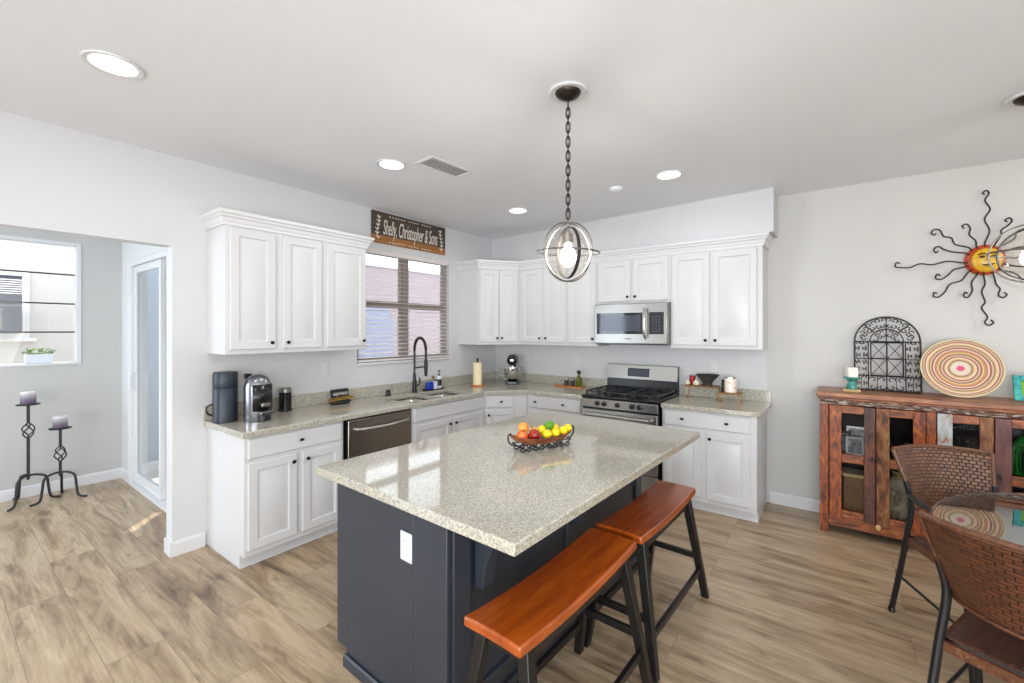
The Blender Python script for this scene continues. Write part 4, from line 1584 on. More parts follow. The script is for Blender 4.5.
MB().rects([[(sx * a, sy * c_, z) for sx, sy in ((-1, -1), (1, -1), (1, 1), (-1, 1))] for a, c_, z in ((.10, .045, 0), (.13, .06, .012), (.125, .056, .013), (.098, .042, .006))], True, True).build('dish', M['matblack'], t, bevel=.003)
t = thing('sponge', 'bright blue scrubber standing in the sink tray', 'sponge', (.11, -1.280, CT + .0065), R90)
MB().box(-.04, .035, -.022, .022, 0, .085).build('sponge_block', M['blue'], t, bevel=.008)
MB().box(-.035, .03, .0225, .032, .004, .08).build('scrub_pad', M['leafdark'], t, bevel=.003)
t = thing('brush_cup', 'pale cup with dish brushes in the sink tray', 'cup', (.105, -1.20, CT + .0065))
MB().lathe([(.026, 0), (.031, .08), (.029, .08), (.024, .004), (0, .004)], 20).build('cup', M['planter'], t)
MB().tube([(.0, 0, .01), (-.012, -.012, .12)], .005, 8).build('brush_handle', M['boxwood'], t)
MB().ball((-.014, -.014, .128), .018, .018, .016, 12, 8).build('brush_head', M['boxwood'], t)
t = thing('soap_dispenser', 'clear soap bottle with a black pump at the end of the sink tray', 'soap bottle', (.10, -1.135, CT + .0065))
MB().lathe([(.026, 0), (.028, .004), (.028, .12), (.016, .135), (.012, .14)], 20).build('bottle', M['planter'], t)
MB().lathe([(.0285, .03), (.0285, .10)], 20).build('bottle_label', M['blackplastic'], t)
b = MB()
b.lathe([(.013, .1405), (.013, .155), (.005, .157), (.005, .185), (.012, .187), (.012, .198), (0, .199)], 14)
b.tube([(0, 0, .193), (.035, -.01, .19)], .004, 6)
b.build('pump', M['blackplastic'], t)
t = thing('paper_towel_holder', 'wooden stand with an upright cream roll of paper towel', 'paper towel holder', (.295, -.710, CT))
MB().lathe([(.078, 0), (.08, .004), (.08, .014), (.074, .018), (0, .018)], 28).build('base', M['board'], t)
MB().lathe([(.010, .0185), (.010, .30), (.014, .31), (.010, .325), (0, .328)], 14).build('rod', M['blackplastic'], t)
MB().lathe([(.013, .0185), (.052, .0185), (.052, .275), (.013, .275)], 28).build('paper_roll', M['paper'], t)

# stand mixer
t = thing('stand_mixer', 'chrome and black stand mixer in the corner of the worktop', 'stand mixer', (.43, -.205, CT), math.radians(-58))
b = MB()
b.rects([[(x_, y_ * s, z) for x_, y_ in ((-.09, -.075), (.06, -.09), (.16, -.075), (.17, 0), (.16, .075), (.06, .09), (-.09, .075), (-.105, 0))] for s, z in ((1, 0), (1, .02), (.8, .035))], True, True)
b.build('base', M['black'], t, bevel=.006)
b = MB()
b.hexa([(-.09, -.04, .03), (-.03, -.04, .03), (-.03, .04, .03), (-.09, .04, .03)], [(-.085, -.038, .25), (-.03, -.038, .25), (-.03, .038, .25), (-.085, .038, .25)])
b.build('column', M['black'], t, bevel=.012)
b = MB()
b.M = Matrix.Translation((.02, 0, .285)) @ Matrix.Rotation(PI / 2, 4, 'Y')
b.lathe([(0, -.13), (.045, -.12), (.066, -.07), (.07, 0), (.066, .08), (.056, .125), (.03, .14), (0, .142)], 24)
hd = b.build('head', M['black'], t)
b = MB()
b.M = Matrix.Translation((.02, 0, .285)) @ Matrix.Rotation(PI / 2, 4, 'Y')
b.lathe([(.016, .139), (.016, .150), (0, .151)], 16)
b.build('hub_cap', M['chrome'], hd)
MB().lathe([(.045, .036), (.055, .04), (.085, .07), (.102, .12), (.106, .185), (.110, .187), (.110, .192), (.104, .192), (.098, .12), (.08, .075), (0, .05)], 28, (.075, 0, 0)).build('bowl', M['chrome'], t)
MB().tube(smooth_path([(.075, -.105, .17), (.075, -.145, .165), (.075, -.15, .11), (.075, -.10, .09)]), .007, 8).build('bowl_handle', M['chrome'], t)
MB().lathe([(.018, .13), (.02, .2), (.012, .225)], 12, (.075, 0, 0)).build('beater_hub', M['chrome'], t)

# spice tray
t = thing('serving_board', 'orange wooden board with spices on the worktop left of the stove', 'board', (1.18, -.13, CT))
MB().prism([(-.19, -.03), (-.17, -.055), (.17, -.055), (.19, -.03), (.19, .03), (.17, .055), (-.17, .055), (-.19, .03)], 0, .014).build('board', M['board'], t, bevel=.003)
for k, (x, lb) in enumerate(((-.03, 'small dark spice jar on the board, farther from the oil bottle'), (.045, 'small dark spice jar on the board, beside the oil bottle'))):
    s = thing('spice_jar', lb, 'jar', (1.18 + x, -.135, CT + .0145), 0, 'spice jars on the board')
    MB().lathe([(.024, 0), (.026, .004), (.026, .055), (.02, .062)], 18).build('jar', M['jar'], s)
    MB().lathe([(.022, .0625), (.022, .082), (0, .083)], 18).build('lid', M['steel'], s)
s = thing('oil_bottle', 'green oil bottle with a round black stopper on the board', 'bottle', (1.18 + .125, -.13, CT + .0145))
MB().lathe([(.03, 0), (.032, .004), (.032, .085), (.014, .11), (.012, .135)], 20).build('bottle', M['oil'], s)
MB().ball((0, 0, .158), .024, .024, .023).build('stopper', M['blackplastic'], s)


# riser shelves right of the stove
def riser(label, x0, x1, y0, y1, h):
    t = thing('riser_shelf', label, 'shelf', ((x0 + x1) / 2, (y0 + y1) / 2, CT), 0, 'little shelves on the short worktop')
    w_, d_ = (x1 - x0) / 2, (y1 - y0) / 2
    MB().box(-w_, w_, -d_, d_, h - .012, h).build('shelf_board', M['boxwood'], t, bevel=.003)
    for sx in (-1, 1):
        MB().tube([(sx * (w_ - .01), -d_ + .01, h - .012), (sx * (w_ - .01), -d_ + .01, .004), (sx * (w_ - .01), d_ - .01, .004), (sx * (w_ - .01), d_ - .01, h - .012)], .004, 6).build('wire_leg', M['brass'], t)
    return t


riser('taller wooden riser shelf on brass legs beside the stove', 2.47, 2.765, -.21, -.06, .125)
riser('lower wooden riser shelf on brass legs near the worktop end', 2.785, 2.965, -.27, -.12, .085)
zs = CT + .1252
s = thing('molcajete', 'flared black stone mortar bowl on the taller riser shelf', 'bowl', (2.665, -.135, zs))
MB().lathe([(.045, 0), (.04, .02), (.05, .04), (.10, .098), (.106, .105), (.096, .105), (.05, .055), (0, .045)], 26).build('bowl', M['stone'], s)
s = thing('red_canister', 'small red tin standing on the taller riser shelf', 'tin', (2.522, -.10, zs))
MB().lathe([(.026, 0), (.027, .003), (.027, .07), (.022, .074)], 20).build('tin', M['redtin'], s)
MB().lathe([(.0275, .0745), (.0275, .085), (0, .086)], 20).build('lid', M['redtin'], s)
for k, (x, y, rr_, lb) in enumerate(((2.495, -.165, .024, 'cream garlic bulb at the stove end of the riser shelf'), (2.575, -.18, .032, 'larger cream garlic bulb beside the black stone bowl'))):
    s = thing('garlic_bulb', lb, 'garlic', (x, y, zs), 0, 'garlic bulbs on the riser shelf')
    MB().lathe([(.3 * rr_, 0), (.85 * rr_, .25 * rr_), (1.0 * rr_, .7 * rr_), (.75 * rr_, 1.2 * rr_), (.25 * rr_, 1.6 * rr_)], 14).build('bulb', M['garlic'], s)
    MB().lathe([(.24 * rr_, 1.61 * rr_), (.12 * rr_, 2.0 * rr_), (0, 2.02 * rr_)], 10).build('stalk', M['garlic'], s)
zs = CT + .0852
s = thing('floral_jar', 'white floral-print jar on the lower riser shelf', 'jar', (2.875, -.20, zs))
MB().lathe([(.044, 0), (.05, .006), (.05, .12), (.046, .128)], 24).build('jar', M['floral'], s)
MB().lathe([(.047, .1285), (.047, .14), (0, .141)], 24).build('lid', M['chrome'], s)
s = thing('pepper_mill', 'short dark mill beside the floral jar', 'mill', (2.808, -.165, zs))
MB().lathe([(.018, 0), (.02, .02), (.015, .05), (.018, .08)], 16).build('body', M['bronze'], s)
MB().ball((0, 0, .096), .016).build('cap', M['bronze'], s)

# ================================================================== SIGN, BLIND, CEILING
t = thing('wooden_name_sign', 'long rustic wood sign with white script above the kitchen window', 'sign', (0.001, -1.453, 2.57), R90)
b = MB()
b.box(-.493, .493, -.018, 0, -.078, .153)
b.build('upper_board', M['signwood'], t)
b = MB()
b.box(-.493, .493, -.018, 0, -.155, -.0785)
b.build('lower_board', M['signwood2'], t)
RT = (PI / 2, 0, 0)
text_obj('lettering', 'Shelly, Christopher & Sons', .215, M['cream'], t, (.0, -.0185, .0), RT, .0006, .3, .315)
b = MB()
for sx in (-1, 1):
    for k in range(6):
        z = -.11 + k * .04
        for s in (-1, 1):
            c = Vector((sx * (.425 + .012 * math.sin(k)), -.0195, z))
            d_ = Vector((s * .022, 0, .02))
            b.bar(c, c + d_, .003, .008)
    b.tube([(sx * (.425 + .012 * math.sin(k)), -.0195, -.12 + k * .04) for k in range(7)], .0025, 5)
b.build('leaf_sprays', M['cream'], t)
b = MB()
for k in range(16):
    if k in (6, 11):
        continue
    b.box(-.29 + k * .036, -.273 + k * .036, -.0195, -.018, .118, .127)
    b.box(-.29 + k * .036, -.273 + k * .036, -.0195, -.018, -.140, -.131)
b.build('small_print', M['cream'], t)

t = thing('window_blind', 'white horizontal slat blind lowered over the kitchen window', 'blind', (0, (WY0 + WY1) / 2, 0))
hw = (WY1 - WY0) / 2 - .012
MB().box(-.048, .004, -hw, hw, WZ1 - .05, WZ1 - .002).build('head_rail', M['slat'], t)
b = MB()
ns = 25
for k in range(ns):
    z = WZ0 + .045 + k * (WZ1 - .06 - WZ0 - .045) / (ns - 1)
    b.hexa([(-.046, -hw, z + .004), (.004, -hw, z - .004), (.004, hw, z - .004), (-.046, hw, z + .004)],
           [(-.046, -hw, z + .007), (.004, -hw, z - .001), (.004, hw, z - .001), (-.046, hw, z + .007)])
b.build('slats', M['slat'], t)
MB().box(-.046, .004, -hw, hw, WZ0 + .006, WZ0 + .026).build('bottom_rail', M['slat'], t)
for y in (-hw * .88, 0, hw * .88):
    b = MB()
    for x in (-.048, .006):
        b.tube([(x, y, WZ0 + .02), (x, y, WZ1 - .04)], .0014, 5)
    b.build('ladder_cord', M['slat'], t)
MB().tube([(.012, -hw + .06, WZ1 - .04), (.012, -hw + .06, 1.55)], .004, 6).build('tilt_wand', M['slat'], t)


# recessed lights
def downlight(label, x, y, power, r=.085):
    t = thing('recessed_light', label, 'ceiling light', (x, y, H), 0, 'recessed ceiling lights')
    MB().lathe([(r, -.0), (r + .022, -.001), (r + .02, -.008), (r, -.006), (r - .004, -.001)], 32).build('trim_ring', M['trim'], t)
    MB().lathe([(0, -.0035), (r - .002, -.0035), (r - .002, -.0015), (0, -.0015)], 32).build('lens', M['lens'], t)
    lamp(x, y, power)
    return t


def lamp(x, y, power):
    d = bpy.data.lights.new('downlight_lamp', 'AREA')
    d.shape = 'DISK'
    d.size = 0.15
    d.energy = power
    d.color = (0.97, 0.98, 1.0)
    o = bpy.data.objects.new('downlight_lamp', d)
    COL.objects.link(o)
    o.location = (x, y, H - 0.012)


DL = 5.5
downlight('large round recessed light nearest the hall opening', 1.04, -4.04, DL)
downlight('round recessed light beside the ceiling vent', 1.077, -2.54, DL)
downlight('small round recessed light nearest the corner of the kitchen', 1.098, -1.02, DL)
downlight('round recessed light in front of the stove', 2.611, -1.135, DL)
# the same fittings over the dining side and the living room, outside the picture
lamp(5.8, -1.15, 24)
for x, y in ((4.3, -3.6), (2.6, -4.6), (5.7, -3.6), (1.5, -6.5), (4.3, -6.5)):
    lamp(x, y, DL)

t = thing('ceiling_vent', 'white rectangular air vent in the ceiling', 'vent', (1.345, -2.27, H), math.radians(86))
b = MB()
for a in ((-.2, .2, -.10, -.075), (-.2, .2, .075, .10), (-.2, -.175, -.075, .075), (.175, .2, -.075, .075)):
    b.box(a[0], a[1], a[2], a[3], -.008, -.0005)
b.build('frame', M['trim'], t, bevel=.002)
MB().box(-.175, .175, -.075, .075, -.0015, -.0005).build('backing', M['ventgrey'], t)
b = MB()
for k in range(13):
    x = -.162 + k * .027
    b.hexa([(x, -.075, -.006), (x + .014, -.075, -.002), (x + .014, .075, -.002), (x, .075, -.006)], [(x, -.075, -.005), (x + .014, -.075, -.001), (x + .014, .075, -.001), (x, .075, -.005)])
b.build('slats', M['trim'], t)
t = thing('smoke_detector', 'small round white smoke detector on the ceiling above the stove', 'smoke detector', (2.16, -1.085, H))
MB().lathe([(0, -.03), (.04, -.03), (.052, -.022), (.055, -.008), (.055, -.0005)], 24).build('housing', M['ceil'], t)
MB().lathe([(0, -.033), (.008, -.033), (.01, -.0305), (0, -.0305)], 12).build('test_button', M['plastic'], t)


# pendants
def pendant(label, x, y, zc, r, spin, power, metal):
    t = thing('orb_pendant', label, 'pendant light', (x, y, H), spin, 'orb pendant lights')
    MB().lathe([(.066, -.002), (.095, -.002), (.098, -.006), (.09, -.014), (.066, -.010)], 36).build('medallion', M['trim'], t)
    MB().lathe([(.064, -.001), (.064, -.012), (.055, -.026), (.03, -.040), (.012, -.046), (0, -.047)], 28).build('canopy', M['bronze'], t)
    zt = zc + r - H
    # chain of oval links
    b = MB()
    z, k = -.05, 0
    while z - .05 > zt + .01:
        c = Vector((0, 0, z - .024))
        pts = []
        for q in range(14):
            a = 2 * PI * q / 14
            u_, v_ = .010 * math.cos(a), .028 * math.sin(a)
            pts.append((c.x + (u_ if k % 2 else 0), c.y + (0 if k % 2 else u_), c.z + v_))
        b.tube(pts, .0035, 6, True)
        z -= .036
        k += 1
    b.tube([(0, 0, -.04), (0, 0, zt)], .002, 5)
    b.build('chain', M['bronze'], t)
    C = (0, 0, zc - H)
    VA = -spin
    MB().ring(C, r, .0042, (PI / 2, 0, VA + 1.20), 56).build('orb_ring', metal, t)
    MB().ring(C, r * .985, .0042, (PI / 2, 0, VA - .16), 56).build('orb_ring', metal, t)
    MB().ring((0, 0, C[2] - .004), r * .86, .0, (PI / 2, 0, VA - .63), 52, (.016, .004)).build('orb_ring', M['iron'], t)
    MB().ring(C, r * 1.06, .0042, (.05, .04, 0), 56).build('equator_ring', metal, t)
    MB().lathe([(0, r * .98), (.006, r * .98), (.006, r * .66), (.024, r * .62), (.026, r * .30), (.022, r * .28), (0, r * .28)], 20, C).build('socket', M['nickel'], t)
    MB().lathe([(0, -.075), (.02, -.07), (.036, -.048), (.040, -.025), (.034, 0.0), (.018, .03), (.014, .042)], 20, (0, 0, C[2] + .0)).build('bulb', M['bulb'], t)
    gr = r * .80
    gp = [(gr * math.sin(a), -gr * math.cos(a) * 1.02) for a in [0.02 + (PI * .86) * i / 20 for i in range(21)]]
    MB().lathe([(max(a, .001), z_) for a, z_ in gp], 36, (0, 0, C[2] - .006)).build('glass_globe', M['globe'], t)
    d = bpy.data.lights.new('pendant_lamp', 'POINT')
    d.energy = power
    d.shadow_soft_size = .025
    d.color = (1.0, .97, .92)
    o = bpy.data.objects.new('pendant_lamp', d)
    COL.objects.link(o)
    o.location = (x, y, zc - .02)
    return t


pendant('orb pendant lamp on a chain hanging over the granite island', 2.571, -2.63, 1.936, .146, .55, 20, M['nickel'])
pendant('orb pendant lamp at the picture edge, in front of the metal sun', 4.44, -1.19, 1.94, .150, 1.1, 8, M['nickel'])

# ================================================================== SIDEBOARD
SBX, SBL, SBD = 3.540, 1.285, .385
t = thing('glass_front_sideboard', 'rustic reclaimed wood sideboard with glazed doors against the grey wall', 'sideboard', (SBX, -.025, 0))
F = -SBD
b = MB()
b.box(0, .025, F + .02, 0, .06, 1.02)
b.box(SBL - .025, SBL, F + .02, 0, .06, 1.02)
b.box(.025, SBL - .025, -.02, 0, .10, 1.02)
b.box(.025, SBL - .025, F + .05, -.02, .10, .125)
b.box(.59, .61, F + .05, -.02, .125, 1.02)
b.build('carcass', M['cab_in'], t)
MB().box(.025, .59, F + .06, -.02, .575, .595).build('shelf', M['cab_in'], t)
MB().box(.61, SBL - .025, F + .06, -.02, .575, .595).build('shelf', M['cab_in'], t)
b = MB()
b.box(-.022, SBL + .025, F - .03, .02, 1.040, 1.075)
b.build('top', M['recl_top'], t, bevel=.004)
b = MB()
b.box(-.012, SBL + .012, F - .014, .0, 1.021, 1.0395)
b.build('top_moulding', M['recl_h'], t, bevel=.004)
MB().box(.0, SBL, F, F + .02, .985, 1.0205).build('frieze_rail', M['recl_flake'], t)
MB().box(.05, SBL - .05, F + .004, F + .022, .06, .125).build('bottom_rail', M['recl_h'], t)
for x in (0, SBL - .055):
    b = MB()
    b.prism([(F - .002, 0), (F + .055, 0), (F + .055, .984), (F - .002, .984)], x, x + .055, 'x')
    b.build('post', M['recl'], t, bevel=.003)
    MB().box(x, x + .05, -.05, -.002, 0, .06).build('back_foot', M['recl'], t)
MB().box(.602, .652, F - .002, F + .02, .126, .984).build('centre_post', M['recl'], t, bevel=.003)


def sb_door(x0, x1, styles, handle_x):
    """glazed door: two stiles, three rails, two panes"""
    a, c = F - .016, F + .004
    lw = .074 if x1 - x0 > .2 else .06
    rw = .064
    b = MB()
    b.box(x0, x0 + lw, a, c, .13, .98)
    b.cur = 1
    b.box(x1 - rw, x1, a, c, .13, .98)
    b.cur = 2
    for z0, z1 in ((.13, .195), (.555, .62), (.925, .98)):
        b.box(x0 + lw, x1 - rw, a + .003, c - .0005, z0, z1)
    d_ = b.build('door', [styles[0], styles[1], M['recl_h']], t, bevel=.003)
    for z0, z1 in ((.195, .555), (.62, .925)):
        MB().box(x0 + lw, x1 - rw, c - .007, c - .003, z0, z1).build('pane', M['cabpane'], d_)
    b = MB()
    b.ring((handle_x, a - .012, .60), .012, .003, (PI / 2, 0, 0), 14)
    b.ball((handle_x, a - .004, .615), .007)
    b.build('latch', M['iron'], d_)


sb_door(.060, .330, (M['recl'], M['recl_dark']), .312)
sb_door(.335, .598, (M['recl_gold'], M['recl']), .350)
sb_door(.656, .920, (M['recl_blue'], M['recl_gold']), .905)
sb_door(.925, 1.225, (M['recl_plum'], M['recl']), .94)
MB().ball((.345, F - .018, .118), .016, .01, .022).build('foot_knob', M['plinthwood'], t)
IX = SBX


def in_sb(x, y, z):
    return (SBX + x, -.025 + y, z)


def pframe(label, x, y, z, w_, h_, rz, mat):
    s = thing('photo_frame', label, 'photo frame', in_sb(x, y, z), rz, 'photo frames in the sideboard')
    b = MB()
    b.M = Matrix.Rotation(-.12, 4, 'X')
    for q in ((-w_, -w_ + .014, 0, h_), (w_ - .014, w_, 0, h_), (-w_ + .014, w_ - .014, 0, .014), (-w_ + .014, w_ - .014, h_ - .014, h_)):
        b.box(q[0], q[1], -.012, 0, q[2], q[3])
    b.build('frame', mat, s)
    b = MB()
    b.M = Matrix.Rotation(-.12, 4, 'X')
    b.box(-w_ + .014, w_ - .014, -.008, -.003, .014, h_ - .014)
    b.build('picture', M['photo'], s)


pframe('small white-framed photo behind the left glass door of the sideboard', .215, -.285, .5955, .055, .135, .1, M['plastic'])
pframe('dark-framed photo behind the left glass door, beside the white frame', .145, -.25, .5955, .05, .165, .25, M['stone'])
pframe('grey-framed photo at the back behind the left glass door', .225, -.20, .5955, .06, .20, -.1, M['nickel'])
s = thing('keepsake_chest', 'small brown wooden chest of drawers behind the lower left glass pane', 'chest', in_sb(.215, -.21, .1255))
MB().box(-.07, .07, -.09, .09, 0, .30).build('case', M['boxwood'], s, bevel=.004)
for k in range(4):
    d_ = MB().box(-.062, .062, -.096, -.0905, .012 + k * .072, .076 + k * .072).build('drawer', M['boxwood'], s, bevel=.002)
    MB().ball((0, -.1, .044 + k * .072), .006).build('knob', M['brass'], d_)
MB().box(-.075, .075, -.095, .092, .3005, .325).build('lid', M['plinthwood'], s, bevel=.003)
s = thing('patterned_vase', 'cream patterned vase behind the second glass door, lower pane', 'vase', in_sb(.475, -.20, .1255))
MB().lathe([(.05, 0), (.062, .01), (.085, .12), (.08, .25), (.045, .32), (.04, .36), (.052, .38), (.045, .38), (.034, .35), (0, .34)], 26).build('body', M['cloth'], s)
MB().lathe([(.0405, .335), (.048, .34), (.048, .35), (.0405, .352)], 26).build('neck_band', M['brass'], s)
s = thing('iron_ornament', 'dark scrolled iron ornament behind the second glass door', 'ornament', in_sb(.465, -.19, .5955))
MB().lathe([(.05, 0), (.05, .01), (.01, .016), (.01, .05)], 18).build('base', M['iron'], s)
b = MB()
for k in range(6):
    a = k * PI / 3
    b.tube(smooth_path([(0, 0, .045), (.04 * math.cos(a), .04 * math.sin(a), .07), (.06 * math.cos(a), .06 * math.sin(a), .11), (.04 * math.cos(a), .04 * math.sin(a), .13), (.03 * math.cos(a), .03 * math.sin(a), .11)]), .005, 6)
b.build('scrolls', M['iron'], s)
s = thing('glass_goblet', 'small glass goblet beside the iron ornament in the sideboard', 'goblet', in_sb(.515, -.27, .5955))
MB().lathe([(.03, 0), (.03, .004), (.005, .01), (.005, .06)], 18).build('foot', M['nickel'], s)
MB().lathe([(.005, .0605), (.028, .09), (.03, .13), (.027, .13), (.024, .092), (0, .066)], 18).build('cup', M['nickel'], s)
s = thing('candelabrum', 'dark branching candelabrum behind the third glass door', 'candelabrum', in_sb(.79, -.19, .5955))
MB().lathe([(.045, 0), (.045, .008), (.008, .02), (.008, .20)], 16).build('stem', M['iron'], s)
for sx in (-1, 1):
    b = MB()
    b.tube(smooth_path([(0, 0, .10), (sx * .03, 0, .09), (sx * .055, 0, .12), (sx * .05, 0, .17)]), .005, 6)
    b.lathe([(.014, .17), (.016, .185), (.012, .185), (0, .178)], 12, (sx * .05, 0, 0))
    b.build('branch', M['iron'], s)
s = thing('green_lantern', 'green openwork lantern behind the right glass door of the sideboard', 'lantern', in_sb(1.09, -.20, .5955))
MB().lathe([(.055, 0), (.06, .008), (.06, .014), (.045, .02)], 8).build('base', M['green'], s)
b = MB()
for k in range(8):
    a = k * PI / 4
    b.tube([(.045 * math.cos(a), .045 * math.sin(a), .018), (.05 * math.cos(a), .05 * math.sin(a), .13), (.03 * math.cos(a), .03 * math.sin(a), .20)], .006, 6)
b.build('cage', M['green'], s)
MB().lathe([(.05, .195), (.035, .215), (.012, .25), (0, .255)], 8).build('roof', M['green'], s)

# on the sideboard
TZ = 1.0755
s = thing('candle_holder', 'distressed turquoise pillar holder at the left end of the sideboard', 'candle holder', (3.738, -.25, TZ))
MB().box(-.055, .055, -.055, .055, 0, .014).build('plinth', M['plinthwood'], s, bevel=.002)
MB().lathe([(.03, .0145), (.036, .03), (.026, .055), (.024, .075), (.035, .09), (.058, .098), (.058, .106), (.035, .108), (0, .108)], 22).build('pillar', M['turq'], s)
s = thing('pillar_candle', 'square white candle on the turquoise holder', 'candle', (3.738, -.25, TZ + .1085), .3)
MB().box(-.033, .033, -.033, .033, 0, .075).build('wax', M['candle_w'], s, bevel=.005)
MB().tube([(0, 0, .074), (.001, 0, .085)], .0012, 5).build('wick', M['blackplastic'], s)

# iron arched window grille
s = thing('iron_window_grille', 'black wrought-iron arched grille leaning on the wall above the sideboard', 'wall grille', (3.955, -.125, TZ))
GW, GS, GR = .195, .385, .195
TILT = Matrix.Rotation(-.13, 4, 'X')


def GB():
    b = MB()
    b.M = TILT
    return b


b = GB()
fr_ = [(-GW, 0, 0.006), (-GW, 0, GS)] + arc((0, 0, GS), GR, PI, 0, 20) + [(GW, 0, GS), (GW, 0, .006)]
b.tube(fr_ + [], .006, 8)
b.tube([(-GW, 0, .006), (GW, 0, .006)], .006, 8)
b.tube([(-GW, 0, GS), (GW, 0, GS)], .0045, 6)
b.build('outer_frame', M['iron'], s)
b = GB()
for x in (-.11, .11):
    b.tube([(x, 0, .006), (x, 0, GS)], .004, 6)
b.tube([(0, 0, .006), (0, 0, GS + GR)], .004, 6)
for z in (.115, .25):
    b.tube([(-GW, 0, z), (GW, 0, z)], .004, 6)
b.tube(arc((0, 0, GS), .10, PI, 0, 16), .004, 6)
for a in (PI * .25, PI * .75):
    b.tube([(.10 * math.cos(a), 0, GS + .10 * math.sin(a)), (GR * math.cos(a), 0, GS + GR * math.sin(a))], .004, 6)
for x in (-.1525, .1525, -.055, .055):
    b.tube([(x, 0, .006), (x, 0, .115)], .0025, 5)
b.build('bars', M['iron'], s)
# little projecting casement in the middle
b = GB()
for y in (-.035, 0):
    b.tube([(-.095, y, .12), (.095, y, .12), (.095, y, .375), (-.095, y, .375)], .0045, 6, True)
for x in (-.095, .095):
    for z in (.12, .375):
        b.tube([(x, -.035, z), (x, 0, z)], .004, 6)
b.tube([(0, -.035, .12), (0, -.035, .375)], .0045, 6)
b.tube([(-.095, -.035, .25), (.095, -.035, .25)], .0045, 6)
for sx in (-1, 1):
    for z0, z1 in ((.12, .25), (.25, .375)):
        b.tube([(0, -.035, z0), (sx * .047, -.035, (z0 + z1) / 2), (sx * .095, -.035, z1)], .0025, 5)
        b.tube([(sx * .095, -.035, z0), (sx * .047, -.035, (z0 + z1) / 2), (0, -.035, z1)], .0025, 5)
b.build('casement', M['iron'], s)
b = GB()


def scroll(b, x, z, r_, flip, vert=1):
    p1 = curl((x, 0, z + r_), r_ * .25, r_, -PI / 2 * 1.0, -.75 * flip, 9)
    p2 = curl((x, 0, z - r_), r_ * .25, r_, PI / 2, -.75 * flip, 9)
    b.tube(p1, .0034, 4)
    b.tube(p2, .0034, 4)


for x in (-.174, -.131, .131, .174):
    for z in (.03, .085, .142, .195, .25, .305, .358):
        scroll(b, x, z, .0155, 1 if int(z * 100) % 2 else -1)
for x in (-.083, -.027, .027, .083):
    scroll(b, x, .06, .026, 1 if x > 0 else -1)
for k in range(14):
    a = PI * (k + .5) / 14
    rr_ = .150
    scroll(b, rr_ * math.cos(a), GS + rr_ * math.sin(a), .020, 1 if k % 2 else -1)
for k in range(6):
    a = PI * (k + .5) / 6
    scroll(b, .06 * math.cos(a), GS + .02 + .05 * math.sin(a), .017, 1 if k % 2 else -1)
b.build('lattice_scrolls', M['iron'], s)

# coiled basket plate leaning on the wall
s = thing('coiled_basket_plate', 'large round coiled basket plate with rainbow rings leaning on the wall', 'basket', (4.345, -.215, TZ + .001))
b = MB()
b.lathe([(0, -.004), (.10, -.004), (.17, .006), (.208, .020), (.213, .026), (.208, .030), (.17, .016), (.10, .006), (0, .006)], 48)
o = b.build('plate_disc', M['rings'], s)
o.location = (0, 0.03, .1985)
o.rotation_euler = (PI / 2 - .33, 0, 0)
# teal frame
s = thing('teal_picture_frame', 'bright teal painted frame at the right end of the sideboard', 'picture frame', (4.69, -.22, TZ), .08)
b = MB()
b.M = Matrix.Rotation(-.22, 4, 'X')
for q in ((-.10, -.065, 0, .17), (.065, .10, 0, .17), (-.065, .065, 0, .035), (-.065, .065, .135, .17)):
    b.box(q[0], q[1], -.016, 0, q[2] + .004, q[3] + .004)
b.build('frame', M['teal'], s, bevel=.003)
b = MB()
b.M = Matrix.Rotation(-.22, 4, 'X')
b.box(-.065, .065, -.008, -.003, .039, .139)
b.build('picture', M['leaf'], s)

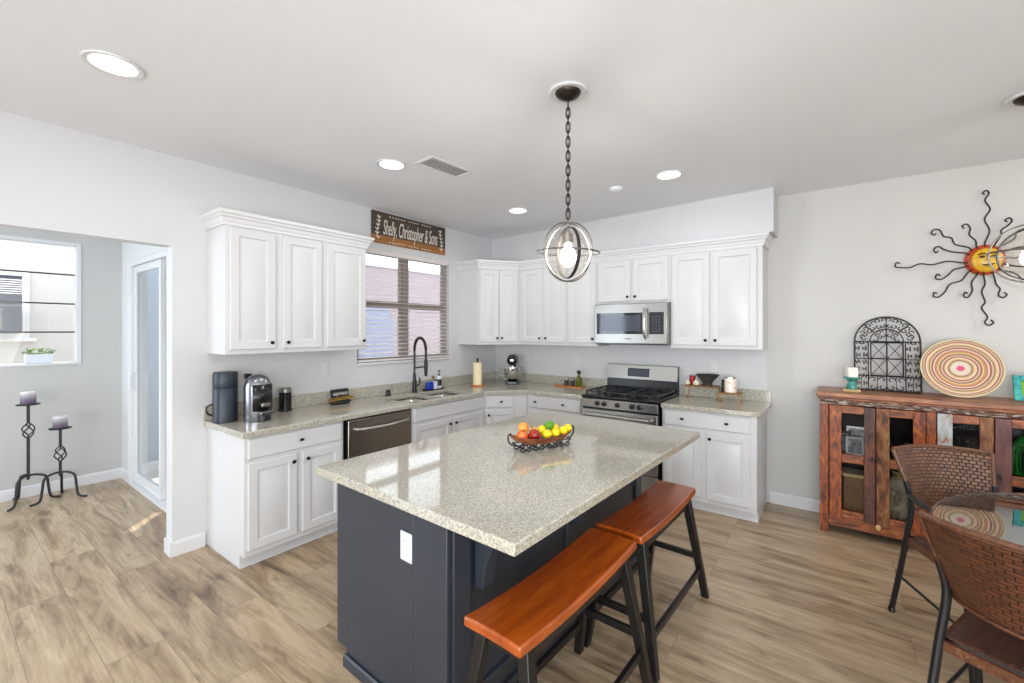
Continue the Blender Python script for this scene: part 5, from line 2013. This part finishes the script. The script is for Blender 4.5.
# ================================================================== METAL SUN
s = thing('metal_sun', 'wall sun with a red and gold face and curling dark metal rays', 'wall art', (4.495, -.0, 2.05))
SZ = 2.05
SX_ = 4.495
RAYS = [
    [(4.491, 2.172), (4.513, 2.253), (4.489, 2.336), (4.516, 2.403), (4.491, 2.47), (4.510, 2.515), (4.498, 2.540), (4.480, 2.525), (4.490, 2.512)],
    [(4.546, 2.166), (4.570, 2.215), (4.570, 2.248), (4.600, 2.275), (4.620, 2.305), (4.608, 2.328), (4.588, 2.315), (4.598, 2.300)],
    [(4.448, 2.154), (4.444, 2.19), (4.413, 2.236), (4.418, 2.280), (4.400, 2.315), (4.378, 2.306), (4.386, 2.285)],
    [(4.406, 2.146), (4.34, 2.176), (4.32, 2.225), (4.28, 2.242), (4.262, 2.287), (4.235, 2.300), (4.213, 2.280), (4.228, 2.258), (4.240, 2.270)],
    [(4.391, 2.106), (4.326, 2.122), (4.282, 2.145), (4.250, 2.170), (4.228, 2.150), (4.238, 2.125), (4.252, 2.138)],
    [(4.385, 2.035), (4.3, 2.055), (4.22, 2.037), (4.151, 2.05), (4.095, 2.027), (4.045, 2.030), (4.010, 2.042), (4.018, 2.072), (4.038, 2.062)],
    [(4.385, 2.004), (4.333, 1.99), (4.3, 1.95), (4.265, 1.925), (4.236, 1.935), (4.246, 1.965), (4.262, 1.952)],
    [(4.404, 1.961), (4.372, 1.909), (4.313, 1.885), (4.287, 1.831), (4.254, 1.795), (4.226, 1.800), (4.228, 1.828), (4.246, 1.820)],
    [(4.448, 1.939), (4.424, 1.887), (4.428, 1.833), (4.406, 1.785), (4.384, 1.795), (4.392, 1.822), (4.405, 1.812)],
    [(4.485, 1.936), (4.491, 1.874), (4.475, 1.821), (4.491, 1.749), (4.475, 1.705), (4.503, 1.643), (4.490, 1.603), (4.510, 1.582), (4.532, 1.600), (4.520, 1.622)],
    [(4.534, 1.933), (4.546, 1.87), (4.564, 1.838), (4.556, 1.795), (4.578, 1.775), (4.596, 1.795), (4.582, 1.812)],
    [(4.576, 1.965), (4.634, 1.942), (4.665, 1.900), (4.70, 1.885), (4.712, 1.860), (4.695, 1.85)],
    [(4.596, 2.005), (4.66, 1.985), (4.72, 1.99), (4.76, 1.965), (4.785, 1.975), (4.77, 1.995)],
    [(4.600, 2.055), (4.68, 2.045), (4.76, 2.065), (4.84, 2.048), (4.92, 2.06), (4.955, 2.08), (4.938, 2.10)],
    [(4.592, 2.10), (4.655, 2.12), (4.70, 2.11), (4.74, 2.145), (4.725, 2.165)],
    [(4.576, 2.14), (4.63, 2.18), (4.645, 2.225), (4.69, 2.25), (4.715, 2.29), (4.695, 2.305)],
]
for R_ in RAYS:
    cx_ = sum(p[0] for p in R_[:1])
    pts = [(SX_ - SX_ + 0, 0, 0)]
    d0 = Vector((R_[0][0] - SX_, 0, R_[0][1] - SZ)) * .75
    P = [(d0.x, -.035, d0.z)] + [(x - SX_, -.045, z - SZ) for x, z in R_]
    MB().tube(smooth_path(P, 5), .0052, 7).build('ray', M['iron'], s)
b = MB()
b.M = Matrix.Translation((0, -.012, 0)) @ Matrix.Rotation(PI / 2, 4, 'X')
b.lathe([(.10, -.008), (.104, .0), (.104, .012), (.092, .026), (.074, .034), (0.0, .036)], 40, sy=1.04)
b.build('rim', M['sunred'], s)
b = MB()
b.M = Matrix.Translation((.006, -.046, -.004)) @ Matrix.Rotation(PI / 2, 4, 'X')
b.lathe([(.080, 0), (.076, .012), (.055, .025), (.02, .031), (0, .032)], 36, sy=1.08)
fc_ = b.build('face', M['sunface'], s)
b = MB()
b.M = Matrix.Translation((.006, -.010, 0))
b.hexa([(-.010, -.084, -.018), (.012, -.084, -.018), (.008, -.066, -.018), (-.006, -.066, -.018)], [(-.003, -.078, .03), (.005, -.078, .03), (.005, -.066, .03), (-.003, -.066, .03)])
b.build('nose', M['sunface'], fc_, bevel=.003)
for sx in (-1, 1):
    b = MB()
    b.M = Matrix.Translation((.006, -.010, 0))
    b.ball((sx * .030, -.068, .018), .015, .007, .008, 12, 8)
    b.tube(smooth_path([(sx * .012, -.075, .036), (sx * .03, -.071, .042), (sx * .05, -.062, .032)]), 0.0042, 6)
    b.build('eye', M['sunline'], fc_)
b = MB()
b.M = Matrix.Translation((.006, -.010, 0))
b.tube(smooth_path([(-.028, -.068, -.036), (-.01, -.075, -.040), (.0, -.076, -.038), (.012, -.075, -.040), (.03, -.068, -.036)]), .0045, 6)
b.tube(smooth_path([(-.018, -.071, -.048), (.0, -.074, -.053), (.02, -.071, -.048)]), .003, 6)
b.build('mouth', M['sunline'], fc_)
b = MB()
for k in range(4):
    a = PI / 4 + k * PI / 2
    b.tube([(.05 * math.cos(a), 0, .05 * math.sin(a)), (.05 * math.cos(a), -.014, .05 * math.sin(a))], .006, 6)
b.build('wall_mounts', M['iron'], s)

# ================================================================== DINING SET
TCX, TCY, TR = 4.72, -1.98, .735
s = thing('round_table', 'round woven dining table with a glass top', 'table', (TCX, TCY, 0))
b = MB()
n = 56
vs = [(0, 0, .728)] + [(TR * math.cos(2 * PI * k / n), TR * math.sin(2 * PI * k / n), .728) for k in range(n)]
f0 = len(b.f)
b.add(vs, [(0, 1 + k, 1 + (k + 1) % n) for k in range(n)])
for k in range(n):
    def uvp(p):
        return (p[0] / (2 * TR) + .5, p[1] / (2 * TR) + .5)
    b.uv[f0 + k] = [uvp(vs[0]), uvp(vs[1 + k]), uvp(vs[1 + (k + 1) % n])]
b.build('woven_top', M['wick_top'], s, solid=.02)
MB().ring((0, 0, .715), TR + .004, 0, n=56, flat=(.045, .02)).build('edge_band', M['rim'], s)
MB().lathe([(0, .7395), (TR + .005, .7395), (TR + .008, .742), (TR + .005, .746), (0, .746)], 64).build('glass_top', M['tabletop_glass'], s)
for k in range(4):
    a = PI / 4 + k * PI / 2 + .35
    c_, sn_ = math.cos(a), math.sin(a)
    MB().tube(smooth_path([(.42 * c_, .42 * sn_, .715), (.36 * c_, .36 * sn_, .5), (.26 * c_, .26 * sn_, .32), (.38 * c_, .38 * sn_, .08), (.44 * c_, .44 * sn_, .012)]), .014, 10).build('leg', M['matblack'], s)
MB().ring((0, 0, .32), .26, .010, n=36).build('leg_ring', M['matblack'], s)


def wicker_chair(label, loc, rz, backmat):
    """faces local +y; the rear posts stand at y = 0"""
    s = thing('wicker_armchair', label, 'chair', loc, rz, 'wicker armchairs')
    b = MB()

    def back(u, v):
        z = .61 + .285 * v
        w_ = .192 + .062 * v
        a = 2 * u - 1
        y = -.035 - .09 * v + .075 * a * a - .01
        return (a * w_, y, z + .012 * (1 - a * a) * (v - .5))
    b.sheet(back, 20, 12)
    b.build('backrest', backmat, s, solid=.016)
    b = MB()
    b.tube([Vector(back(k / 16, 1.0)) for k in range(17)], .012, 8)
    b.tube([Vector(back(k / 16, 0.0)) for k in range(17)], .011, 8)
    for u in (0, 1):
        b.tube([Vector(back(u, k / 6)) for k in range(7)], .011, 8)
    b.build('backrest_rim', M['rim'], s)
    b = MB()

    def seat(u, v):
        return ((2 * u - 1) * (.210 + .035 * v), .01 + .44 * v, .445 - .012 * math.sin(PI * u) * math.sin(PI * v))
    b.sheet(seat, 12, 12)
    b.build('seat', M['wick_seat'], s, solid=.03)
    b = MB()
    E4 = [Vector(seat(0, 0)), Vector(seat(1, 0)), Vector(seat(1, 1)), Vector(seat(0, 1))]
    for i in range(4):
        b.bar(E4[i] - Vector((0, 0, .012)), E4[(i + 1) % 4] - Vector((0, 0, .010)), .03, .034)
    b.build('seat_rim', M['rim'], s)
    for sx in (-1, 1):
        # rear post carrying the backrest, front leg, arm
        MB().tube(smooth_path([(sx * .252, -.075, .014), (sx * .236, -.03, .25), (sx * .222, -.0, .45), (sx * .206, .012, .62), (sx * .222, -.006, .74)], 6), .0145, 10).build('leg', M['matblack'], s)
        MB().tube(smooth_path([(sx * .262, .47, .014), (sx * .262, .44, .30), (sx * .262, .42, .52), (sx * .262, .38, .625), (sx * .26, .25, .668), (sx * .236, .08, .672), (sx * .212, .008, .668)], 6), .0135, 10).build('leg', M['matblack'], s)
        MB().tube([(sx * .238, -.035, .22), (sx * .262, .445, .22)], .007, 8).build('stretcher', M['matblack'], s)
        for y in (-.075, .47):
            pass
    MB().tube([(-.262, .445, .22), (.262, .445, .22)], .007, 8).build('stretcher', M['matblack'], s)
    b = MB()
    for sx in (-1, 1):
        for x, y in ((.252, -.075), (.262, .47)):
            b.lathe([(.017, 0), (.017, .02), (.0145, .024)], 12, (sx * x, y, 0))
    b.build('foot_caps', M['blackplastic'], s)
    return s


# far chair faces the camera side of the table, near chair turns its back to us
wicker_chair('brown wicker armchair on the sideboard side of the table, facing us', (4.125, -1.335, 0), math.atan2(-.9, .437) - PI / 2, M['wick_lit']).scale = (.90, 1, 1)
wicker_chair('brown wicker armchair with its back to us, cut off by the picture edge', (4.128, -2.490, 0), math.atan2(.89, .45) - PI / 2, M['wick_shaded']).scale = (.95, 1, 1)

# ================================================================== HALL THINGS
def candle_stand(label, clabel, x, y, h, rz):
    s = thing('iron_candle_stand', label, 'candle stand', (x, y, 0), rz, 'iron floor candle stands')
    b = MB()
    b.tube([(0, 0, .21), (0, 0, h - .30)], .011, 8)
    b.tube([(0, 0, h - .15), (0, 0, h)], .011, 8)
    b.build('pole', M['iron'], s)
    b = MB()
    for k in range(4):
        pts = []
        for i in range(13):
            q = i / 12
            rr_ = .042 * math.sin(PI * q) ** .9
            a = k * PI / 2 + PI * q
            pts.append((rr_ * math.cos(a), rr_ * math.sin(a), h - .30 + .15 * q))
        b.tube(pts, .0055, 6)
    b.build('basket_twist', M['iron'], s)
    for k in range(3):
        a = k * 2 * PI / 3 + .5
        c_, sn_ = math.cos(a), math.sin(a)
        MB().tube(smooth_path([(.0, 0, .245), (.05 * c_, .05 * sn_, .245), (.11 * c_, .11 * sn_, .215), (.125 * c_, .125 * sn_, .12), (.14 * c_, .14 * sn_, .03), (.18 * c_, .18 * sn_, .012), (.205 * c_, .205 * sn_, .012)], 5), .010, 8).build('leg', M['iron'], s)
    MB().lathe([(.02, h), (.075, h + .004), (.078, h + .012), (.07, h + .010), (0, h + .008)], 24).build('drip_pan', M['iron'], s)
    c = thing('pillar_candle', clabel, 'candle', (x, y, h + .0105), 0, 'purple pillar candles')
    MB().lathe([(.048, 0), (.05, .004), (.05, .104), (.045, .108), (.0, .104)], 24).build('wax', M['candle_p'], c)
    MB().tube([(0, 0, .103), (.001, 0, .116)], .0015, 5).build('wick', M['blackplastic'], c)


candle_stand('taller wrought-iron candle stand under the hall window', 'layered purple candle on the taller iron stand', -2.17, -3.99, .875, .9)
candle_stand('shorter wrought-iron candle stand nearer the glass door', 'layered purple candle on the shorter iron stand', -2.08, -3.80, .640, .35)

s = thing('window_planter', 'small white planter with green leaves on the hall window sill', 'plant', (HX - .045, -3.895, HZ0 + .02), R90)
b = MB()
b.hexa([(-.085, -.032, 0), (.085, -.032, 0), (.085, .032, 0), (-.085, .032, 0)], [(-.095, -.038, .085), (.095, -.038, .085), (.095, .038, .085), (-.095, .038, .085)])
b.build('pot', M['planter'], s, bevel=.004)
for nm, mt, cnt in (('foliage', M['leaf'], 70), ('dark_foliage', M['leafdark'], 30)):
    b = MB()
    for k in range(cnt):
        c = Vector((random.uniform(-.095, .095), random.uniform(-.035, .035), .085 + random.uniform(.0, .055)))
        a, ti = random.uniform(0, 2 * PI), random.uniform(-.7, .7)
        b.M = Matrix.Translation(c) @ Matrix.Rotation(a, 4, 'Z') @ Matrix.Rotation(ti, 4, 'X')
        L_ = random.uniform(.014, .024)
        b.add([(0, 0, 0), (L_ * .5, L_ * .6, .003), (0, L_ * 1.4, -.002), (-L_ * .5, L_ * .6, .003)], [(0, 1, 2, 3)])
    b.M = Matrix.Identity(4)
    b.build(nm, mt, s, solid=.001)
